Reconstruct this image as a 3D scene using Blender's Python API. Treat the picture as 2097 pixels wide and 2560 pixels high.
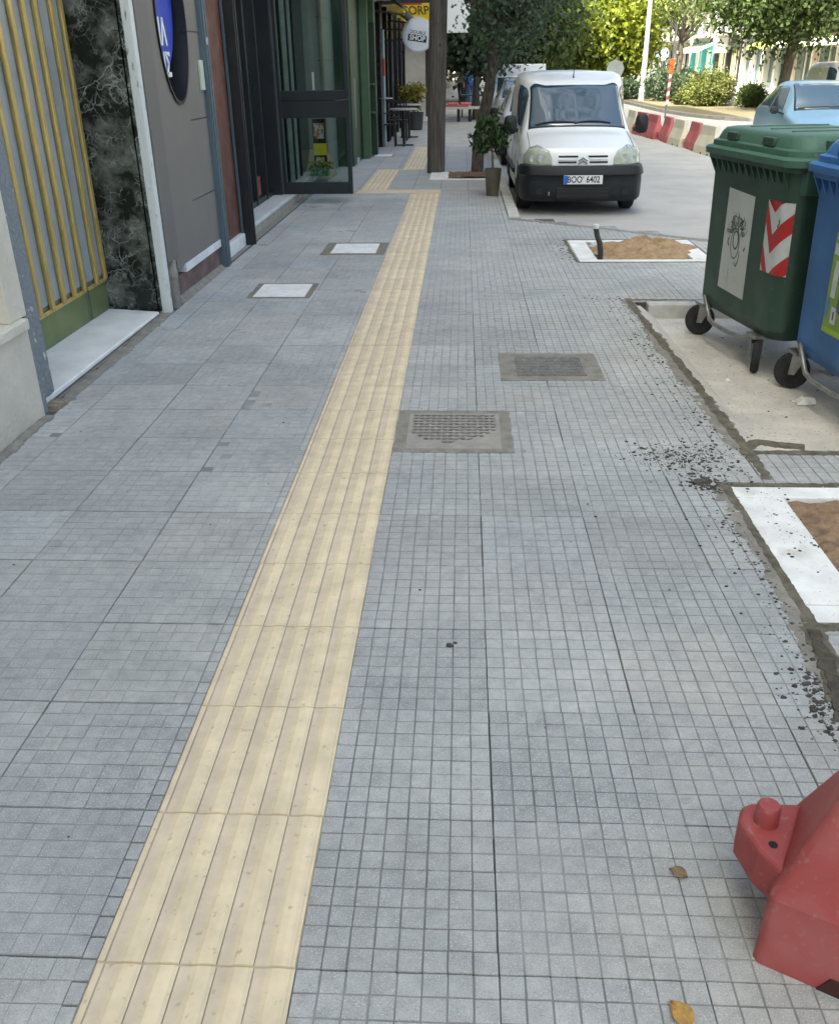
import bpy, bmesh, math, random
import numpy as np
from mathutils import Vector, Matrix
R = math.radians
for o in list(bpy.data.objects):
    bpy.data.objects.remove(o)
SC = bpy.context.scene
COL = SC.collection
PI = math.pi
rnd = random.Random(7)

# ------------------------------------------------------------------ camera
F_PX, PITCH, ROLL, YAW, CAM_H, CAM_X, CAM_Y = 2236.7, .462013, -.01262, -.0492634, 1.59354, .71374, -1.16872
fw = Vector((math.sin(YAW)*math.cos(PITCH), math.cos(YAW)*math.cos(PITCH), -math.sin(PITCH)))
rt0 = Vector((math.cos(YAW), -math.sin(YAW), 0)); up0 = rt0.cross(fw)
rt = rt0*math.cos(ROLL)+up0*math.sin(ROLL); up = up0*math.cos(ROLL)-rt0*math.sin(ROLL)
cd = bpy.data.cameras.new('camera'); cam = bpy.data.objects.new('camera', cd); COL.objects.link(cam)
M = Matrix((rt, up, -fw)).transposed().to_4x4(); M.translation = Vector((CAM_X, CAM_Y, CAM_H)); cam.matrix_world = M
cd.sensor_fit = 'VERTICAL'; cd.sensor_height = 24; cd.lens = 24*F_PX/2560
cd.clip_start = .05; cd.clip_end = 1000
SC.camera = cam
# ------------------------------------------------------------------ sky, sun, exposure
SUN_DIR = Vector((-.50, -.42, .76)).normalized()      # towards the sun: over the left-hand roofs
w = bpy.data.worlds.new('World'); SC.world = w; w.use_nodes = True
nt = w.node_tree; bg = nt.nodes['Background']
sky = nt.nodes.new('ShaderNodeTexSky'); sky.sky_type = 'NISHITA'; sky.sun_disc = False
sky.sun_elevation = math.asin(SUN_DIR.z); sky.sun_rotation = math.atan2(SUN_DIR.x, SUN_DIR.y)
sky.air_density = .45; sky.dust_density = 8.0; sky.ozone_density = 0
tn = nt.nodes.new('ShaderNodeMix'); tn.data_type = 'RGBA'; tn.blend_type = 'MULTIPLY'; tn.inputs[0].default_value = 1; tn.inputs[7].default_value = (.91, 1.0, .94, 1)
nt.links.new(sky.outputs[0], tn.inputs[6]); nt.links.new(tn.outputs[2], bg.inputs[0]); bg.inputs[1].default_value = .15
sd = bpy.data.lights.new('sun', 'SUN'); sun = bpy.data.objects.new('sun', sd); COL.objects.link(sun)
sd.energy = 3.6; sd.angle = R(.5); sd.color = (1, .93, .82)
sun.rotation_euler = SUN_DIR.to_track_quat('Z', 'Y').to_euler()
SC.view_settings.view_transform = 'Standard'; SC.view_settings.look = 'None'; SC.view_settings.gamma = 1
SC.view_settings.exposure = 2.4

# ------------------------------------------------------------------ helpers
def tag(o, label=None, cat=None, group=None, kind=None):
    if label: o['label'] = label
    if cat: o['category'] = cat
    if group: o['group'] = group
    if kind: o['kind'] = kind
    return o
def empty(name, loc=(0, 0, 0), rz=0, label=None, cat=None, group=None):
    o = bpy.data.objects.new(name, None); COL.objects.link(o); o.empty_display_size = .1
    o.location = loc; o.rotation_euler = (0, 0, rz)
    return tag(o, label, cat, group)
def copy_tree(o, parent=None):
    c = o.copy(); COL.objects.link(c); c.parent = parent
    for ch in list(o.children): copy_tree(ch, c)
    return c
class MB:
    def __init__(s): s.v = []; s.f = []; s.m = []
    def add(s, vs, fs, mi=0):
        b = len(s.v); s.v += [tuple(p) for p in vs]; s.f += [tuple(b+i for i in f) for f in fs]; s.m += [mi]*len(fs); return s
    def box(s, x0, x1, y0, y1, z0, z1, mi=0):
        return s.add([(x0,y0,z0),(x1,y0,z0),(x1,y1,z0),(x0,y1,z0),(x0,y0,z1),(x1,y0,z1),(x1,y1,z1),(x0,y1,z1)],
                     [(3,2,1,0),(4,5,6,7),(0,1,5,4),(1,2,6,5),(2,3,7,6),(3,0,4,7)], mi)
    def prism(s, poly, z0, z1, mi=0):
        n = len(poly)
        vs = [(p[0],p[1],z0) for p in poly]+[(p[0],p[1],z1) for p in poly]
        fs = [tuple(range(n-1,-1,-1)), tuple(range(n,2*n))]+[(i,(i+1)%n,n+(i+1)%n,n+i) for i in range(n)]
        return s.add(vs, fs, mi)
    def hull(s, a, b, mi=0):            # two equal polygons in 3D joined
        n = len(a)
        return s.add(list(a)+list(b), [tuple(range(n-1,-1,-1)), tuple(range(n,2*n))]+[(i,(i+1)%n,n+(i+1)%n,n+i) for i in range(n)], mi)
    def tube(s, pts, rad, n=10, mi=0, cap=True):
        pts = [Vector(p) for p in pts]; k = len(pts)
        rads = rad if isinstance(rad, (list, tuple)) else [rad]*k
        rings = []; prev = None
        for i, p in enumerate(pts):
            d = (pts[min(i+1,k-1)]-pts[max(i-1,0)]).normalized()
            a = prev if prev is not None else (Vector((1,0,0)) if abs(d.x) < .8 else Vector((0,1,0)))
            u = (a-d*a.dot(d)).normalized(); prev = u; v = d.cross(u)
            rings.append([p+(u*math.cos(2*PI*j/n)+v*math.sin(2*PI*j/n))*rads[i] for j in range(n)])
        vs = [q for r in rings for q in r]
        fs = [(i*n+j, i*n+(j+1)%n, (i+1)*n+(j+1)%n, (i+1)*n+j) for i in range(k-1) for j in range(n)]
        if cap: fs += [tuple(range(n-1,-1,-1)), tuple((k-1)*n+j for j in range(n))]
        return s.add(vs, fs, mi)
    def lathe(s, prof, n=24, c=(0,0,0), axis='z', mi=0):     # prof: (radius, height)
        vs = []
        for r, h in prof:
            for j in range(n):
                a = 2*PI*j/n; x, y = r*math.cos(a), r*math.sin(a)
                vs.append((c[0]+x, c[1]+y, c[2]+h) if axis == 'z' else ((c[0]+h, c[1]+x, c[2]+y) if axis == 'x' else (c[0]+y, c[1]+h, c[2]+x)))
        k = len(prof)
        fs = [(i*n+j, i*n+(j+1)%n, (i+1)*n+(j+1)%n, (i+1)*n+j) for i in range(k-1) for j in range(n)]
        fs += [tuple(range(n-1,-1,-1)), tuple((k-1)*n+j for j in range(n))]
        return s.add(vs, fs, mi)
    def grid(s, P, mi=0, close=False):      # P[i][j] points
        a, b = len(P), len(P[0]); vs = [tuple(q) for r in P for q in r]
        fs = [(i*b+j, i*b+(j+1)%b, (i+1)*b+(j+1)%b, (i+1)*b+j) for i in range(a-1) for j in range(b if close else b-1)]
        return s.add(vs, fs, mi)
    def build(s, name, mat, parent=None, smooth=False, bevel=0, solid=0, segs=2, fix=True):
        me = bpy.data.meshes.new(name); me.from_pydata(s.v, [], s.f); me.validate()
        for m in (mat if isinstance(mat, (list, tuple)) else [mat]): me.materials.append(m)
        if len(me.polygons) == len(s.m): me.polygons.foreach_set('material_index', s.m)
        if fix:
            bm = bmesh.new(); bm.from_mesh(me); bmesh.ops.recalc_face_normals(bm, faces=bm.faces); bm.to_mesh(me); bm.free()
        if smooth:
            me.polygons.foreach_set('use_smooth', [True]*len(me.polygons))
            try: me.set_sharp_from_angle(angle=R(38))
            except Exception: pass
        o = bpy.data.objects.new(name, me); COL.objects.link(o); o.parent = parent
        if solid:
            m = o.modifiers.new('solid', 'SOLIDIFY'); m.thickness = solid; m.offset = -1
        if bevel:
            m = o.modifiers.new('bevel', 'BEVEL'); m.width = bevel; m.segments = segs; m.limit_method = 'ANGLE'; m.angle_limit = R(35)
            m.harden_normals = False
        return o

def mat(name, col, rough=.6, metal=0, var=.12, scale=4, bump=0, bscale=60, spec=.5, col2=None, thr=(.35, .65), detail=6, attr=None, trans=0, ior=1.45, coat=0, emit=0, stretch=None):
    m = bpy.data.materials.new(name); m.use_nodes = True; n = m.node_tree.nodes; L = m.node_tree.links
    b = n['Principled BSDF']; b.inputs['Roughness'].default_value = rough; b.inputs['Metallic'].default_value = metal
    b.inputs['Specular IOR Level'].default_value = spec; b.inputs['IOR'].default_value = ior
    if trans: b.inputs['Transmission Weight'].default_value = trans
    if coat: b.inputs['Coat Weight'].default_value = coat; b.inputs['Coat Roughness'].default_value = .05
    tc = n.new('ShaderNodeTexCoord'); src = tc.outputs['Object']
    if stretch:
        mp = n.new('ShaderNodeMapping'); mp.inputs['Scale'].default_value = stretch; L.new(src, mp.inputs[0]); src = mp.outputs[0]
    nz = n.new('ShaderNodeTexNoise'); nz.inputs['Scale'].default_value = scale; nz.inputs['Detail'].default_value = detail; nz.inputs['Roughness'].default_value = .62
    L.new(src, nz.inputs['Vector'])
    rp = n.new('ShaderNodeValToRGB'); L.new(nz.outputs['Fac'], rp.inputs[0])
    c1 = Vector(col)
    lo, hi = (c1*(1-var), c1*(1+var)) if col2 is None else (c1, Vector(col2))
    rp.color_ramp.elements[0].position, rp.color_ramp.elements[1].position = thr
    rp.color_ramp.elements[0].color = (*lo, 1); rp.color_ramp.elements[1].color = (*hi, 1)
    out = rp.outputs[0]
    if attr:
        at = n.new('ShaderNodeAttribute'); at.attribute_name = attr
        mx = n.new('ShaderNodeMix'); mx.data_type = 'RGBA'; mx.blend_type = 'MULTIPLY'; mx.inputs[0].default_value = 1
        L.new(out, mx.inputs[6]); L.new(at.outputs['Color'], mx.inputs[7]); out = mx.outputs[2]
    L.new(out, b.inputs['Base Color'])
    if emit:
        L.new(out, b.inputs['Emission Color']); b.inputs['Emission Strength'].default_value = emit
    if bump:
        n2 = n.new('ShaderNodeTexNoise'); n2.inputs['Scale'].default_value = bscale; n2.inputs['Detail'].default_value = 5; L.new(src, n2.inputs['Vector'])
        bp = n.new('ShaderNodeBump'); bp.inputs['Strength'].default_value = bump; bp.inputs['Distance'].default_value = .02
        L.new(n2.outputs['Fac'], bp.inputs['Height']); L.new(bp.outputs[0], b.inputs['Normal'])
    return m
def speckle(m, col, scale, lo=.62, hi=.66, amount=.8):      # mixes small flecks into a material's base colour
    n = m.node_tree.nodes; L = m.node_tree.links; b = n['Principled BSDF']
    src = b.inputs['Base Color'].links[0].from_socket
    tc = n.new('ShaderNodeTexCoord'); nz = n.new('ShaderNodeTexNoise'); nz.inputs['Scale'].default_value = scale; nz.inputs['Detail'].default_value = 2
    L.new(tc.outputs['Object'], nz.inputs['Vector'])
    mr = n.new('ShaderNodeMapRange'); mr.inputs[1].default_value = lo; mr.inputs[2].default_value = hi; mr.inputs[4].default_value = amount
    L.new(nz.outputs['Fac'], mr.inputs[0])
    mx = n.new('ShaderNodeMix'); mx.data_type = 'RGBA'; L.new(mr.outputs[0], mx.inputs[0]); L.new(src, mx.inputs[6]); mx.inputs[7].default_value = (*col, 1)
    L.new(mx.outputs[2], b.inputs['Base Color'])
    return m
def glass(name, col=(.02,.03,.035), rough=.04, ior=1.6, alpha=1.0):
    m = bpy.data.materials.new(name); m.use_nodes = True; b = m.node_tree.nodes['Principled BSDF']
    b.inputs['Base Color'].default_value = (*col, 1); b.inputs['Roughness'].default_value = rough; b.inputs['IOR'].default_value = ior
    return m
def clear_glass(name, tint=(.75,.86,.82), refl=.12):
    m = bpy.data.materials.new(name); m.use_nodes = True; n = m.node_tree.nodes; L = m.node_tree.links
    n.remove(n['Principled BSDF']); t = n.new('ShaderNodeBsdfTransparent'); t.inputs[0].default_value = (*tint, 1)
    g = n.new('ShaderNodeBsdfGlossy'); g.inputs['Roughness'].default_value = .02; fr = n.new('ShaderNodeFresnel'); fr.inputs[0].default_value = 1.5
    mx = n.new('ShaderNodeMixShader'); L.new(fr.outputs[0], mx.inputs[0]); L.new(t.outputs[0], mx.inputs[1]); L.new(g.outputs[0], mx.inputs[2])
    L.new(mx.outputs[0], n['Material Output'].inputs[0]); return m
def leafmat(name, col, col2, tr=.35):
    m = bpy.data.materials.new(name); m.use_nodes = True; n = m.node_tree.nodes; L = m.node_tree.links
    b = n['Principled BSDF']; b.inputs['Roughness'].default_value = .55
    at = n.new('ShaderNodeAttribute'); at.attribute_name = 'tint'
    mx = n.new('ShaderNodeMix'); mx.data_type = 'RGBA'; L.new(at.outputs['Fac'], mx.inputs[0]); mx.inputs[6].default_value = (*col, 1); mx.inputs[7].default_value = (*col2, 1)
    L.new(mx.outputs[2], b.inputs['Base Color'])
    t = n.new('ShaderNodeBsdfTranslucent'); L.new(mx.outputs[2], t.inputs[0])
    ms = n.new('ShaderNodeMixShader'); ms.inputs[0].default_value = tr
    L.new(b.outputs[0], ms.inputs[1]); L.new(t.outputs[0], ms.inputs[2]); L.new(ms.outputs[0], n['Material Output'].inputs[0])
    return m
def text(name, body, size, m, parent, loc, xdir, zdir, ext=.002, shear=0, bold=0, squeeze=1):
    cu = bpy.data.curves.new(name, 'FONT'); cu.body = body; cu.size = size; cu.extrude = ext; cu.align_x = 'CENTER'; cu.align_y = 'CENTER'; cu.shear = shear; cu.offset = bold
    t = bpy.data.objects.new(name, cu); COL.objects.link(t); dg = bpy.context.evaluated_depsgraph_get()
    me = bpy.data.meshes.new_from_object(t.evaluated_get(dg)); bpy.data.objects.remove(t)
    X = Vector(xdir).normalized(); Y = Vector(zdir).normalized(); Z = X.cross(Y)
    mtx = Matrix((X*squeeze, Y, Z)).transposed().to_4x4(); mtx.translation = Vector(loc); me.transform(mtx)
    me.materials.clear(); me.materials.append(m)
    o = bpy.data.objects.new(name, me); COL.objects.link(o); o.parent = parent
    return o
def rrect(wd, dp, r, n=6, cx=0, cy=0):
    out = []
    for k, (sx, sy) in enumerate(((1,-1),(1,1),(-1,1),(-1,-1))):
        a0 = -PI/2+k*PI/2
        for i in range(n+1):
            a = a0+i*PI/2/n
            out.append((cx+sx*(wd/2-r)+r*math.cos(a), cy+sy*(dp/2-r)+r*math.sin(a)))
    return out
def catmull(P, t):
    P = np.asarray(P, float); n = len(P); t = min(max(t, 0), n-1-1e-9); i = int(t); f = t-i
    a, b, c, d = P[max(i-1,0)], P[i], P[i+1], P[min(i+2,n-1)]
    return .5*((2*b)+(-a+c)*f+(2*a-5*b+4*c-d)*f*f+(-a+3*b-3*c+d)*f**3)
class Loft:                       # body shell: sections of half profiles, mirrored in x
    def __init__(s, secs): s.S = np.array(secs, float)
    def at(s, k, j):
        col = np.array([catmull(s.S[:, q], k) for q in range(s.S.shape[1])]) if False else catmull(s.S, k)
        p = catmull(col, abs(j)); return np.array((p[0] if j >= 0 else -p[0], p[1], p[2]))
    def nrm(s, k, j):
        e = .02; a = s.at(k+e, j)-s.at(k-e, j); b = s.at(k, j+e)-s.at(k, j-e); n = np.cross(a, b); l = np.linalg.norm(n)
        n = n/l if l > 0 else np.array((0,0,1.)); c = s.at(k, j)-np.array((0, s.S[:,:,1].mean(), .7))
        return n if n@c > 0 else -n
    def shell(s, nk=5, nj=4):
        K, J = s.S.shape[0]-1, s.S.shape[1]-1
        ks = [i/nk for i in range(K*nk+1)]; js = [i/nj for i in range(-J*nj, J*nj+1)]
        return [[s.at(k, j) for j in js] for k in ks]
    def patch(s, fk, js, n, off=.006):  # fk(j)->(k0,k1)
        P = []
        for j in js:
            k0, k1 = fk(j) if callable(fk) else fk
            P.append([s.at(k0+(k1-k0)*i/n, j)+s.nrm(k0+(k1-k0)*i/n, j)*off for i in range(n+1)])
        return P
def lin(a, b, n): return [a+(b-a)*i/n for i in range(n+1)]

# ------------------------------------------------------------------ ground
ROAD_Z = -.11
M_asph = speckle(mat('asphalt_pale', (.40,.39,.37), .9, var=.10, scale=1.3, bump=.25, bscale=140), (.22,.22,.22), 260, .6, .64, .5)
M_asph_far = speckle(mat('asphalt_grey', (.16,.16,.165), .9, var=.15, scale=.8), (.1,.1,.1), 200)
M_conc = speckle(mat('concrete', (.55,.515,.46), .9, var=.16, scale=3.5, bump=.3, bscale=90), (.2,.18,.15), 70, .62, .68, .6)
M_mortar = mat('mortar', (.125,.112,.082), .95, var=.35, scale=14, bump=.6, bscale=90)
M_cement = mat('cement_surround', (.235,.22,.19), .95, var=.2, scale=12, bump=.5, bscale=100)
M_kerb = mat('kerb_stone', (.47,.46,.43), .85, var=.15, scale=9, bump=.2, bscale=120)
M_white = speckle(speckle(mat('white_concrete', (.70,.70,.68), .85, var=.13, scale=5, bump=.25, bscale=80), (.36,.33,.27), 6, .58, .80, .55), (.30,.28,.24), 70, .66, .74, .5)
M_soil = mat('soil', (.15,.095,.055), .95, col2=(.30,.20,.125), scale=16, bump=.8, bscale=60)
M_sand = mat('sand', (.27,.175,.095), .95, col2=(.40,.28,.165), scale=18, bump=.6, bscale=70)

def tile_mat(name, col):
    m = mat(name, col, .78, var=.10, scale=26, attr='tint', bump=.25, bscale=420, detail=4)
    n = m.node_tree.nodes; L = m.node_tree.links; b = n['Principled BSDF']; src = b.inputs['Base Color'].links[0].from_socket; tc = n.new('ShaderNodeTexCoord')
    for sc, lo, hi in ((.8, (.84,.86,.87,1), (1.13,1.11,1.09,1)), (4.5, (.90,.91,.91,1), (1.07,1.07,1.06,1))):
        nz = n.new('ShaderNodeTexNoise'); nz.inputs['Scale'].default_value = sc; nz.inputs['Detail'].default_value = 7; nz.inputs['Roughness'].default_value = .65; L.new(tc.outputs['Object'], nz.inputs['Vector'])
        rp = n.new('ShaderNodeValToRGB'); rp.color_ramp.elements[0].position = .36; rp.color_ramp.elements[1].position = .64; rp.color_ramp.elements[0].color = lo; rp.color_ramp.elements[1].color = hi; L.new(nz.outputs['Fac'], rp.inputs[0])
        mx = n.new('ShaderNodeMix'); mx.data_type = 'RGBA'; mx.blend_type = 'MULTIPLY'; mx.inputs[0].default_value = 1; L.new(src, mx.inputs[6]); L.new(rp.outputs[0], mx.inputs[7]); src = mx.outputs[2]
    L.new(src, b.inputs['Base Color'])
    speckle(m, tuple(c*.5 for c in col), 13, .69, .75, .4)
    speckle(m, (.58,.58,.58), 330, .60, .65, .8); speckle(m, tuple(c*.45 for c in col), 300, .60, .66, .5)
    return m
M_tile = tile_mat('paving_tile', (.375,.380,.373))
M_groove = mat('paving_groove', (.23,.235,.23), .95, var=.25, scale=6, attr='tint')
M_joint = mat('paving_joint', (.085,.085,.085), .95, var=.3, scale=8)
M_tact = speckle(mat('tactile_tile', (.66,.55,.39), .75, var=.11, scale=9, attr='tint', bump=.12, bscale=300), (.34,.26,.15), 45, .64, .74, .55)

# road, one sheet to the horizon
tag(MB().grid([[(-60,-60,ROAD_Z),(260,-60,ROAD_Z)],[(-60,420,ROAD_Z),(260,420,ROAD_Z)]]).build('road', M_asph), kind='structure')

PAD = (1.99, 3.7, 2.68, 5.60)          # sunken concrete bay for the bins
PIT1 = (1.845, 3.7, 1.27, 2.29)        # near white framed tree pit
PIT2 = (1.78, 2.98, 7.12, 8.22)        # far pit with the heap of sand
def in_pave(x, y):
    if x < -1.40 or y > 12.30: return False
    if x > 1.26 and y > 9.75-.80*(x-1.26): return False
    if x > 3.70: return False
    if 0 < x < .4: return False
    for a, b, c, d in (PAD, PIT1, PIT2):
        if a < x < b and c < y < d: return False
    return True
def paving():
    V = []; FM = []; TI = []; nv = 0; rs = np.random.RandomState(3)
    F = []
    def tile(ox, oy):
        nonlocal nv
        base = rs.normal(1, .05); hue = rs.normal(0, .013); fl = (.0032+rs.uniform(-.0018, .0014)) if ox > 0 else (.0018+rs.uniform(-.0012, .0022)); fcol = rs.uniform(.8, 1.35)
        dx, dy, dz, tx, ty = rs.uniform(-.0012,.0012), rs.uniform(-.0012,.0012), rs.uniform(-.0012,.0012), rs.normal(0,.002), rs.normal(0,.002)
        any_ = False; bx = [9e9,-9e9,9e9,-9e9]
        for i in range(8):
            for j in range(8):
                cx, cy = ox+.025+.05*i, oy+.025+.05*j
                if not in_pave(cx, cy): continue
                any_ = True; bx = [min(bx[0],cx), max(bx[1],cx), min(bx[2],cy), max(bx[3],cy)]
                if ox < 0: cx = ox+.2+(cx-ox-.2)*.990; cy = oy+.2+(cy-oy-.2)*.990
                cx += dx+rs.uniform(-.0007,.0007); cy += dy+rs.uniform(-.0007,.0007); z = dz+(cx-ox-.2)*tx+(cy-oy-.2)*ty+rs.uniform(-.0004,.0004)
                a, b = .0228+rs.uniform(-.0005,.0005), .0239; ax = 0 if ox > 0 else .0012
                for h, zz in ((b, -.009), (b-.0004, z-.0022), (a, z)):
                    hx = min(h+ax, .0246); V.extend(((cx-hx,cy-h,zz),(cx+hx,cy-h,zz),(cx+hx,cy+h,zz),(cx-hx,cy+h,zz)))
                t = base*rs.normal(1, .025); c = (t*(1+hue), t, t*(1-hue), 1)
                for q in (0, 4):
                    for e in range(4):
                        F.append((nv+q+e, nv+q+(e+1)%4, nv+q+4+(e+1)%4, nv+q+4+e)); FM.append(0); TI.append(c)
                F.append((nv+8,nv+9,nv+10,nv+11)); FM.append(0); TI.append(c); nv += 12
        if any_:        # dust-filled groove bed of this tile, cut to the strip that is paved
            xa, xb, ya, yb = bx[0]-.023, bx[1]+.023, bx[2]-.023, bx[3]+.023
            if ox < 0 and xb > 0: xb = -.001
            z = dz-fl
            V.extend(((xa,ya,z),(xb,ya,z),(xb,yb,z),(xa,yb,z))); F.append((nv,nv+1,nv+2,nv+3)); FM.append(1); TI.append((fcol,fcol,fcol,1)); nv += 4
    for r in range(-4, 32):
        oy = .4*r
        for c in range(9): tile(.4+.4*c, oy)
        for c in range(5): tile(-.432-.4*c+.0, oy+.008)
        for j in range(8):      # the narrow cut strip between the left tiles and the guiding strip
            cy = oy+.033+.05*j
            if cy > 12.3: continue
            for (x0, x1, zz) in ((-.0335,-.0012,0),):
                for h, e, z in ((.0232, 0, -.009), (.0228, .0004, -.0022), (.0213, .0018, 0)):
                    V.extend(((x0+e,cy-h,z),(x1-e,cy-h,z),(x1-e,cy+h,z),(x0+e,cy+h,z)))
                t = rs.normal(1,.05); c4 = (t,t,t,1)
                for q in (0, 4):
                    for e in range(4):
                        F.append((nv+q+e, nv+q+(e+1)%4, nv+q+4+(e+1)%4, nv+q+4+e)); FM.append(0); TI.append(c4)
                F.append((nv+8,nv+9,nv+10,nv+11)); FM.append(0); TI.append(c4); nv += 12
    me = bpy.data.meshes.new('paving_tiles'); me.from_pydata(V, [], F)
    me.materials.append(M_tile); me.materials.append(M_groove); me.polygons.foreach_set('material_index', FM)
    at = me.attributes.new('tint', 'FLOAT_COLOR', 'FACE'); at.data.foreach_set('color', np.array(TI, 'f').ravel())
    o = bpy.data.objects.new('paving_tiles', me); COL.objects.link(o); return tag(o, kind='structure')
# the tiles whose bed would cover a sunken bay are culled square by square; beds there are dropped below
paving()
# bedding under the tiles (joints) with the sunken bays left open
def bedding():
    z0, z1 = ROAD_Z-.1, -.0085
    m = MB()
    for x0, x1, y0, y1 in ((-1.6,1.26,-6,12.3),(1.26,1.775,-6,9.7),(1.775,1.99,2.295,7.12)):
        m.box(x0, x1, y0, y1, z0, z1)
    m.box(1.775,1.845,-6,2.295,z0,z1); m.box(1.99,3.7,2.295,2.675,z0,z1); m.box(1.99,3.7,5.605,7.115,z0,z1)
    m.box(1.775,3.7,-6,1.265,z0,z1)
    m.prism([(1.775,8.225),(2.985,8.225),(1.775,9.3)], z0, z1)
    m.prism([(2.985,7.115),(3.7,7.115),(3.7,7.75),(2.985,8.3)], z0, z1)
    tag(m.build('paving_bed', M_joint), kind='structure')
bedding()
# kerb along the carriageway, and the flush edging of the widened pavement
def kerb():
    m = MB(); y = 9.78
    while y < 62:
        m.box(1.262, 1.40, y, y+.985, ROAD_Z-.06, .003+rnd.uniform(-.003,.003)); y += .992
    tag(m.build('kerb', M_kerb, bevel=.012), kind='structure')
    m = MB(); m.hull([(1.27,9.74,ROAD_Z-.05),(3.70,7.80,ROAD_Z-.05),(3.76,7.88,ROAD_Z-.05),(1.42,9.77,ROAD_Z-.05)],[(1.27,9.74,-.004),(3.70,7.80,-.004),(3.76,7.88,-.02),(1.42,9.77,-.02)])
    tag(m.build('kerb', M_kerb, bevel=.01), kind='structure')
kerb()
# pavement beyond the detailed tiles: plain slabs with drawn joints in the material
def far_tile_mat():
    m = mat('far_paving', (.35,.36,.36), .8, var=.08, scale=3)
    n = m.node_tree.nodes; L = m.node_tree.links; b = n['Principled BSDF']; src = b.inputs['Base Color'].links[0].from_socket
    tc = n.new('ShaderNodeTexCoord'); br = n.new('ShaderNodeTexBrick'); br.offset = 0; br.inputs['Scale'].default_value = 2.5
    br.inputs['Brick Width'].default_value = 1; br.inputs['Row Height'].default_value = 1; br.inputs['Mortar Size'].default_value = .012
    br.inputs['Color1'].default_value = (.92,.95,1,1); br.inputs['Color2'].default_value = (1.06,1.04,1,1); br.inputs['Mortar'].default_value = (.5,.5,.5,1)
    L.new(tc.outputs['Object'], br.inputs['Vector'])
    mx = n.new('ShaderNodeMix'); mx.data_type = 'RGBA'; mx.blend_type = 'MULTIPLY'; mx.inputs[0].default_value = 1
    L.new(src, mx.inputs[6]); L.new(br.outputs[0], mx.inputs[7]); L.new(mx.outputs[2], b.inputs['Base Color']); return m
M_fartile = far_tile_mat()
M_oldpave = mat('old_pavement', (.40,.385,.35), .9, var=.12, scale=2)
tag(MB().box(-1.9,1.26,12.3,20.3,ROAD_Z-.1,-.004).build('pavement', M_fartile), kind='structure')
tag(MB().box(-3,1.26,20.3,120,ROAD_Z-.1,-.010).build('pavement', M_oldpave), kind='structure')

# tactile guiding strip: corrugated tiles, real ridges
def strip_tiles(name, x0, y0, n, wid=.4, seed=1, along='y'):
    rs = np.random.RandomState(seed); V = []; F = []; TI = []
    prof = [(0,-.008),(.001,-.001),(.003,.0015),(.0155,.0015),(.0165,-.0035),(.0185,-.0035),(.0195,0)]
    for k in range(5):
        a = .0195+k*.0745; 
        prof += [(a+.010,-.0002),(a+.024,.0004),(a+.036,.0027),(a+.052,.0032),(a+.064,.0022),(a+.0725,.0004)]
        if k < 4: prof += [(a+.0733,-.0032),(a+.0747,-.0032),(a+.0755,0)]
    prof += [(.3925,.001),(.399,.001),(.3998,-.008)]
    for r in range(n):
        t = rs.normal(1, .03); ya, yb = y0+.4*r+.0012, y0+.4*(r+1)-.0012; nb = len(V); dz = rs.uniform(-.0008,.0008); dx = rs.uniform(-.0012,.0012)
        for yy, dzz in ((ya,-.008),(ya+.002,0),(yb-.002,0),(yb,-.008)):
            for px, pz in prof: V.append((x0+dx+px*wid/.4, yy, min(pz+dz, pz+dzz if dzz else pz+dz)+.0005))
        np_ = len(prof)
        for i in range(3):
            for j in range(np_-1):
                F.append((nb+i*np_+j, nb+i*np_+j+1, nb+(i+1)*np_+j+1, nb+(i+1)*np_+j))
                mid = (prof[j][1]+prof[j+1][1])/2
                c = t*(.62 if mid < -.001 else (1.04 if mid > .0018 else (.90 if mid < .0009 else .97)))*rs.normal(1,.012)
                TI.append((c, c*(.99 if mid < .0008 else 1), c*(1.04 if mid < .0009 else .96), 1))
    me = bpy.data.meshes.new(name); me.from_pydata(V, [], F); me.materials.append(M_tact)
    at = me.attributes.new('tint', 'FLOAT_COLOR', 'FACE'); at.data.foreach_set('color', np.array(TI, 'f').ravel())
    o = bpy.data.objects.new(name, me); COL.objects.link(o); tag(o, kind='structure'); return o
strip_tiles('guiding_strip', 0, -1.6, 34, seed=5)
tag(MB().box(-.0005,.4005,-1.7,12.06,-.0083,-.0030).build('guiding_strip', mat('strip_grout', (.48,.41,.30), .95, var=.2, scale=12)), kind='structure')
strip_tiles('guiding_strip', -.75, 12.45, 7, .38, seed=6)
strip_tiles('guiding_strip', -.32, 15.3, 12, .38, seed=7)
M_tactp = mat('tactile_plain', (.60,.51,.345), .75, var=.1, scale=6)
tag(MB().box(-.78,.41,12.06,12.44,-.03,.003).box(-.75,.08,15.26,15.30,-.03,.003).build('guiding_strip', M_tactp), kind='structure')

# sunken concrete bay for the bins and the frames of the two pits
def ragged(pts, wid, z, seed, step=.014):
    rs = random.Random(seed); L = []; Rr = []; wl = wr = 0
    P = [Vector((*p, 0)) for p in pts]
    for a, b in zip(P[:-1], P[1:]):
        d = (b-a); n = max(2, int(d.length/step)); t = Vector((-d.y, d.x, 0)).normalized()
        for i in range(n):
            wl = .75*wl+rs.gauss(0,.075); wr = .75*wr+rs.gauss(0,.075)
            q = a+d*i/n; L.append(q+t*wid*(.5+max(-.35,min(.4,wl)))); Rr.append(q-t*wid*(.5+max(-.35,min(.4,wr))))
    m = MB(); rows = []
    for l, r in zip(L, Rr):
        c = (l+r)/2; rows.append([(l.x,l.y,-.009),(l.x*.8+c.x*.2,l.y*.8+c.y*.2,z*rs.uniform(.7,1)),(c.x,c.y,z*rs.uniform(.9,1.5)),(r.x*.8+c.x*.2,r.y*.8+c.y*.2,z*rs.uniform(.7,1)),(r.x,r.y,-.009)])
    return m.grid(rows)
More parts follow.
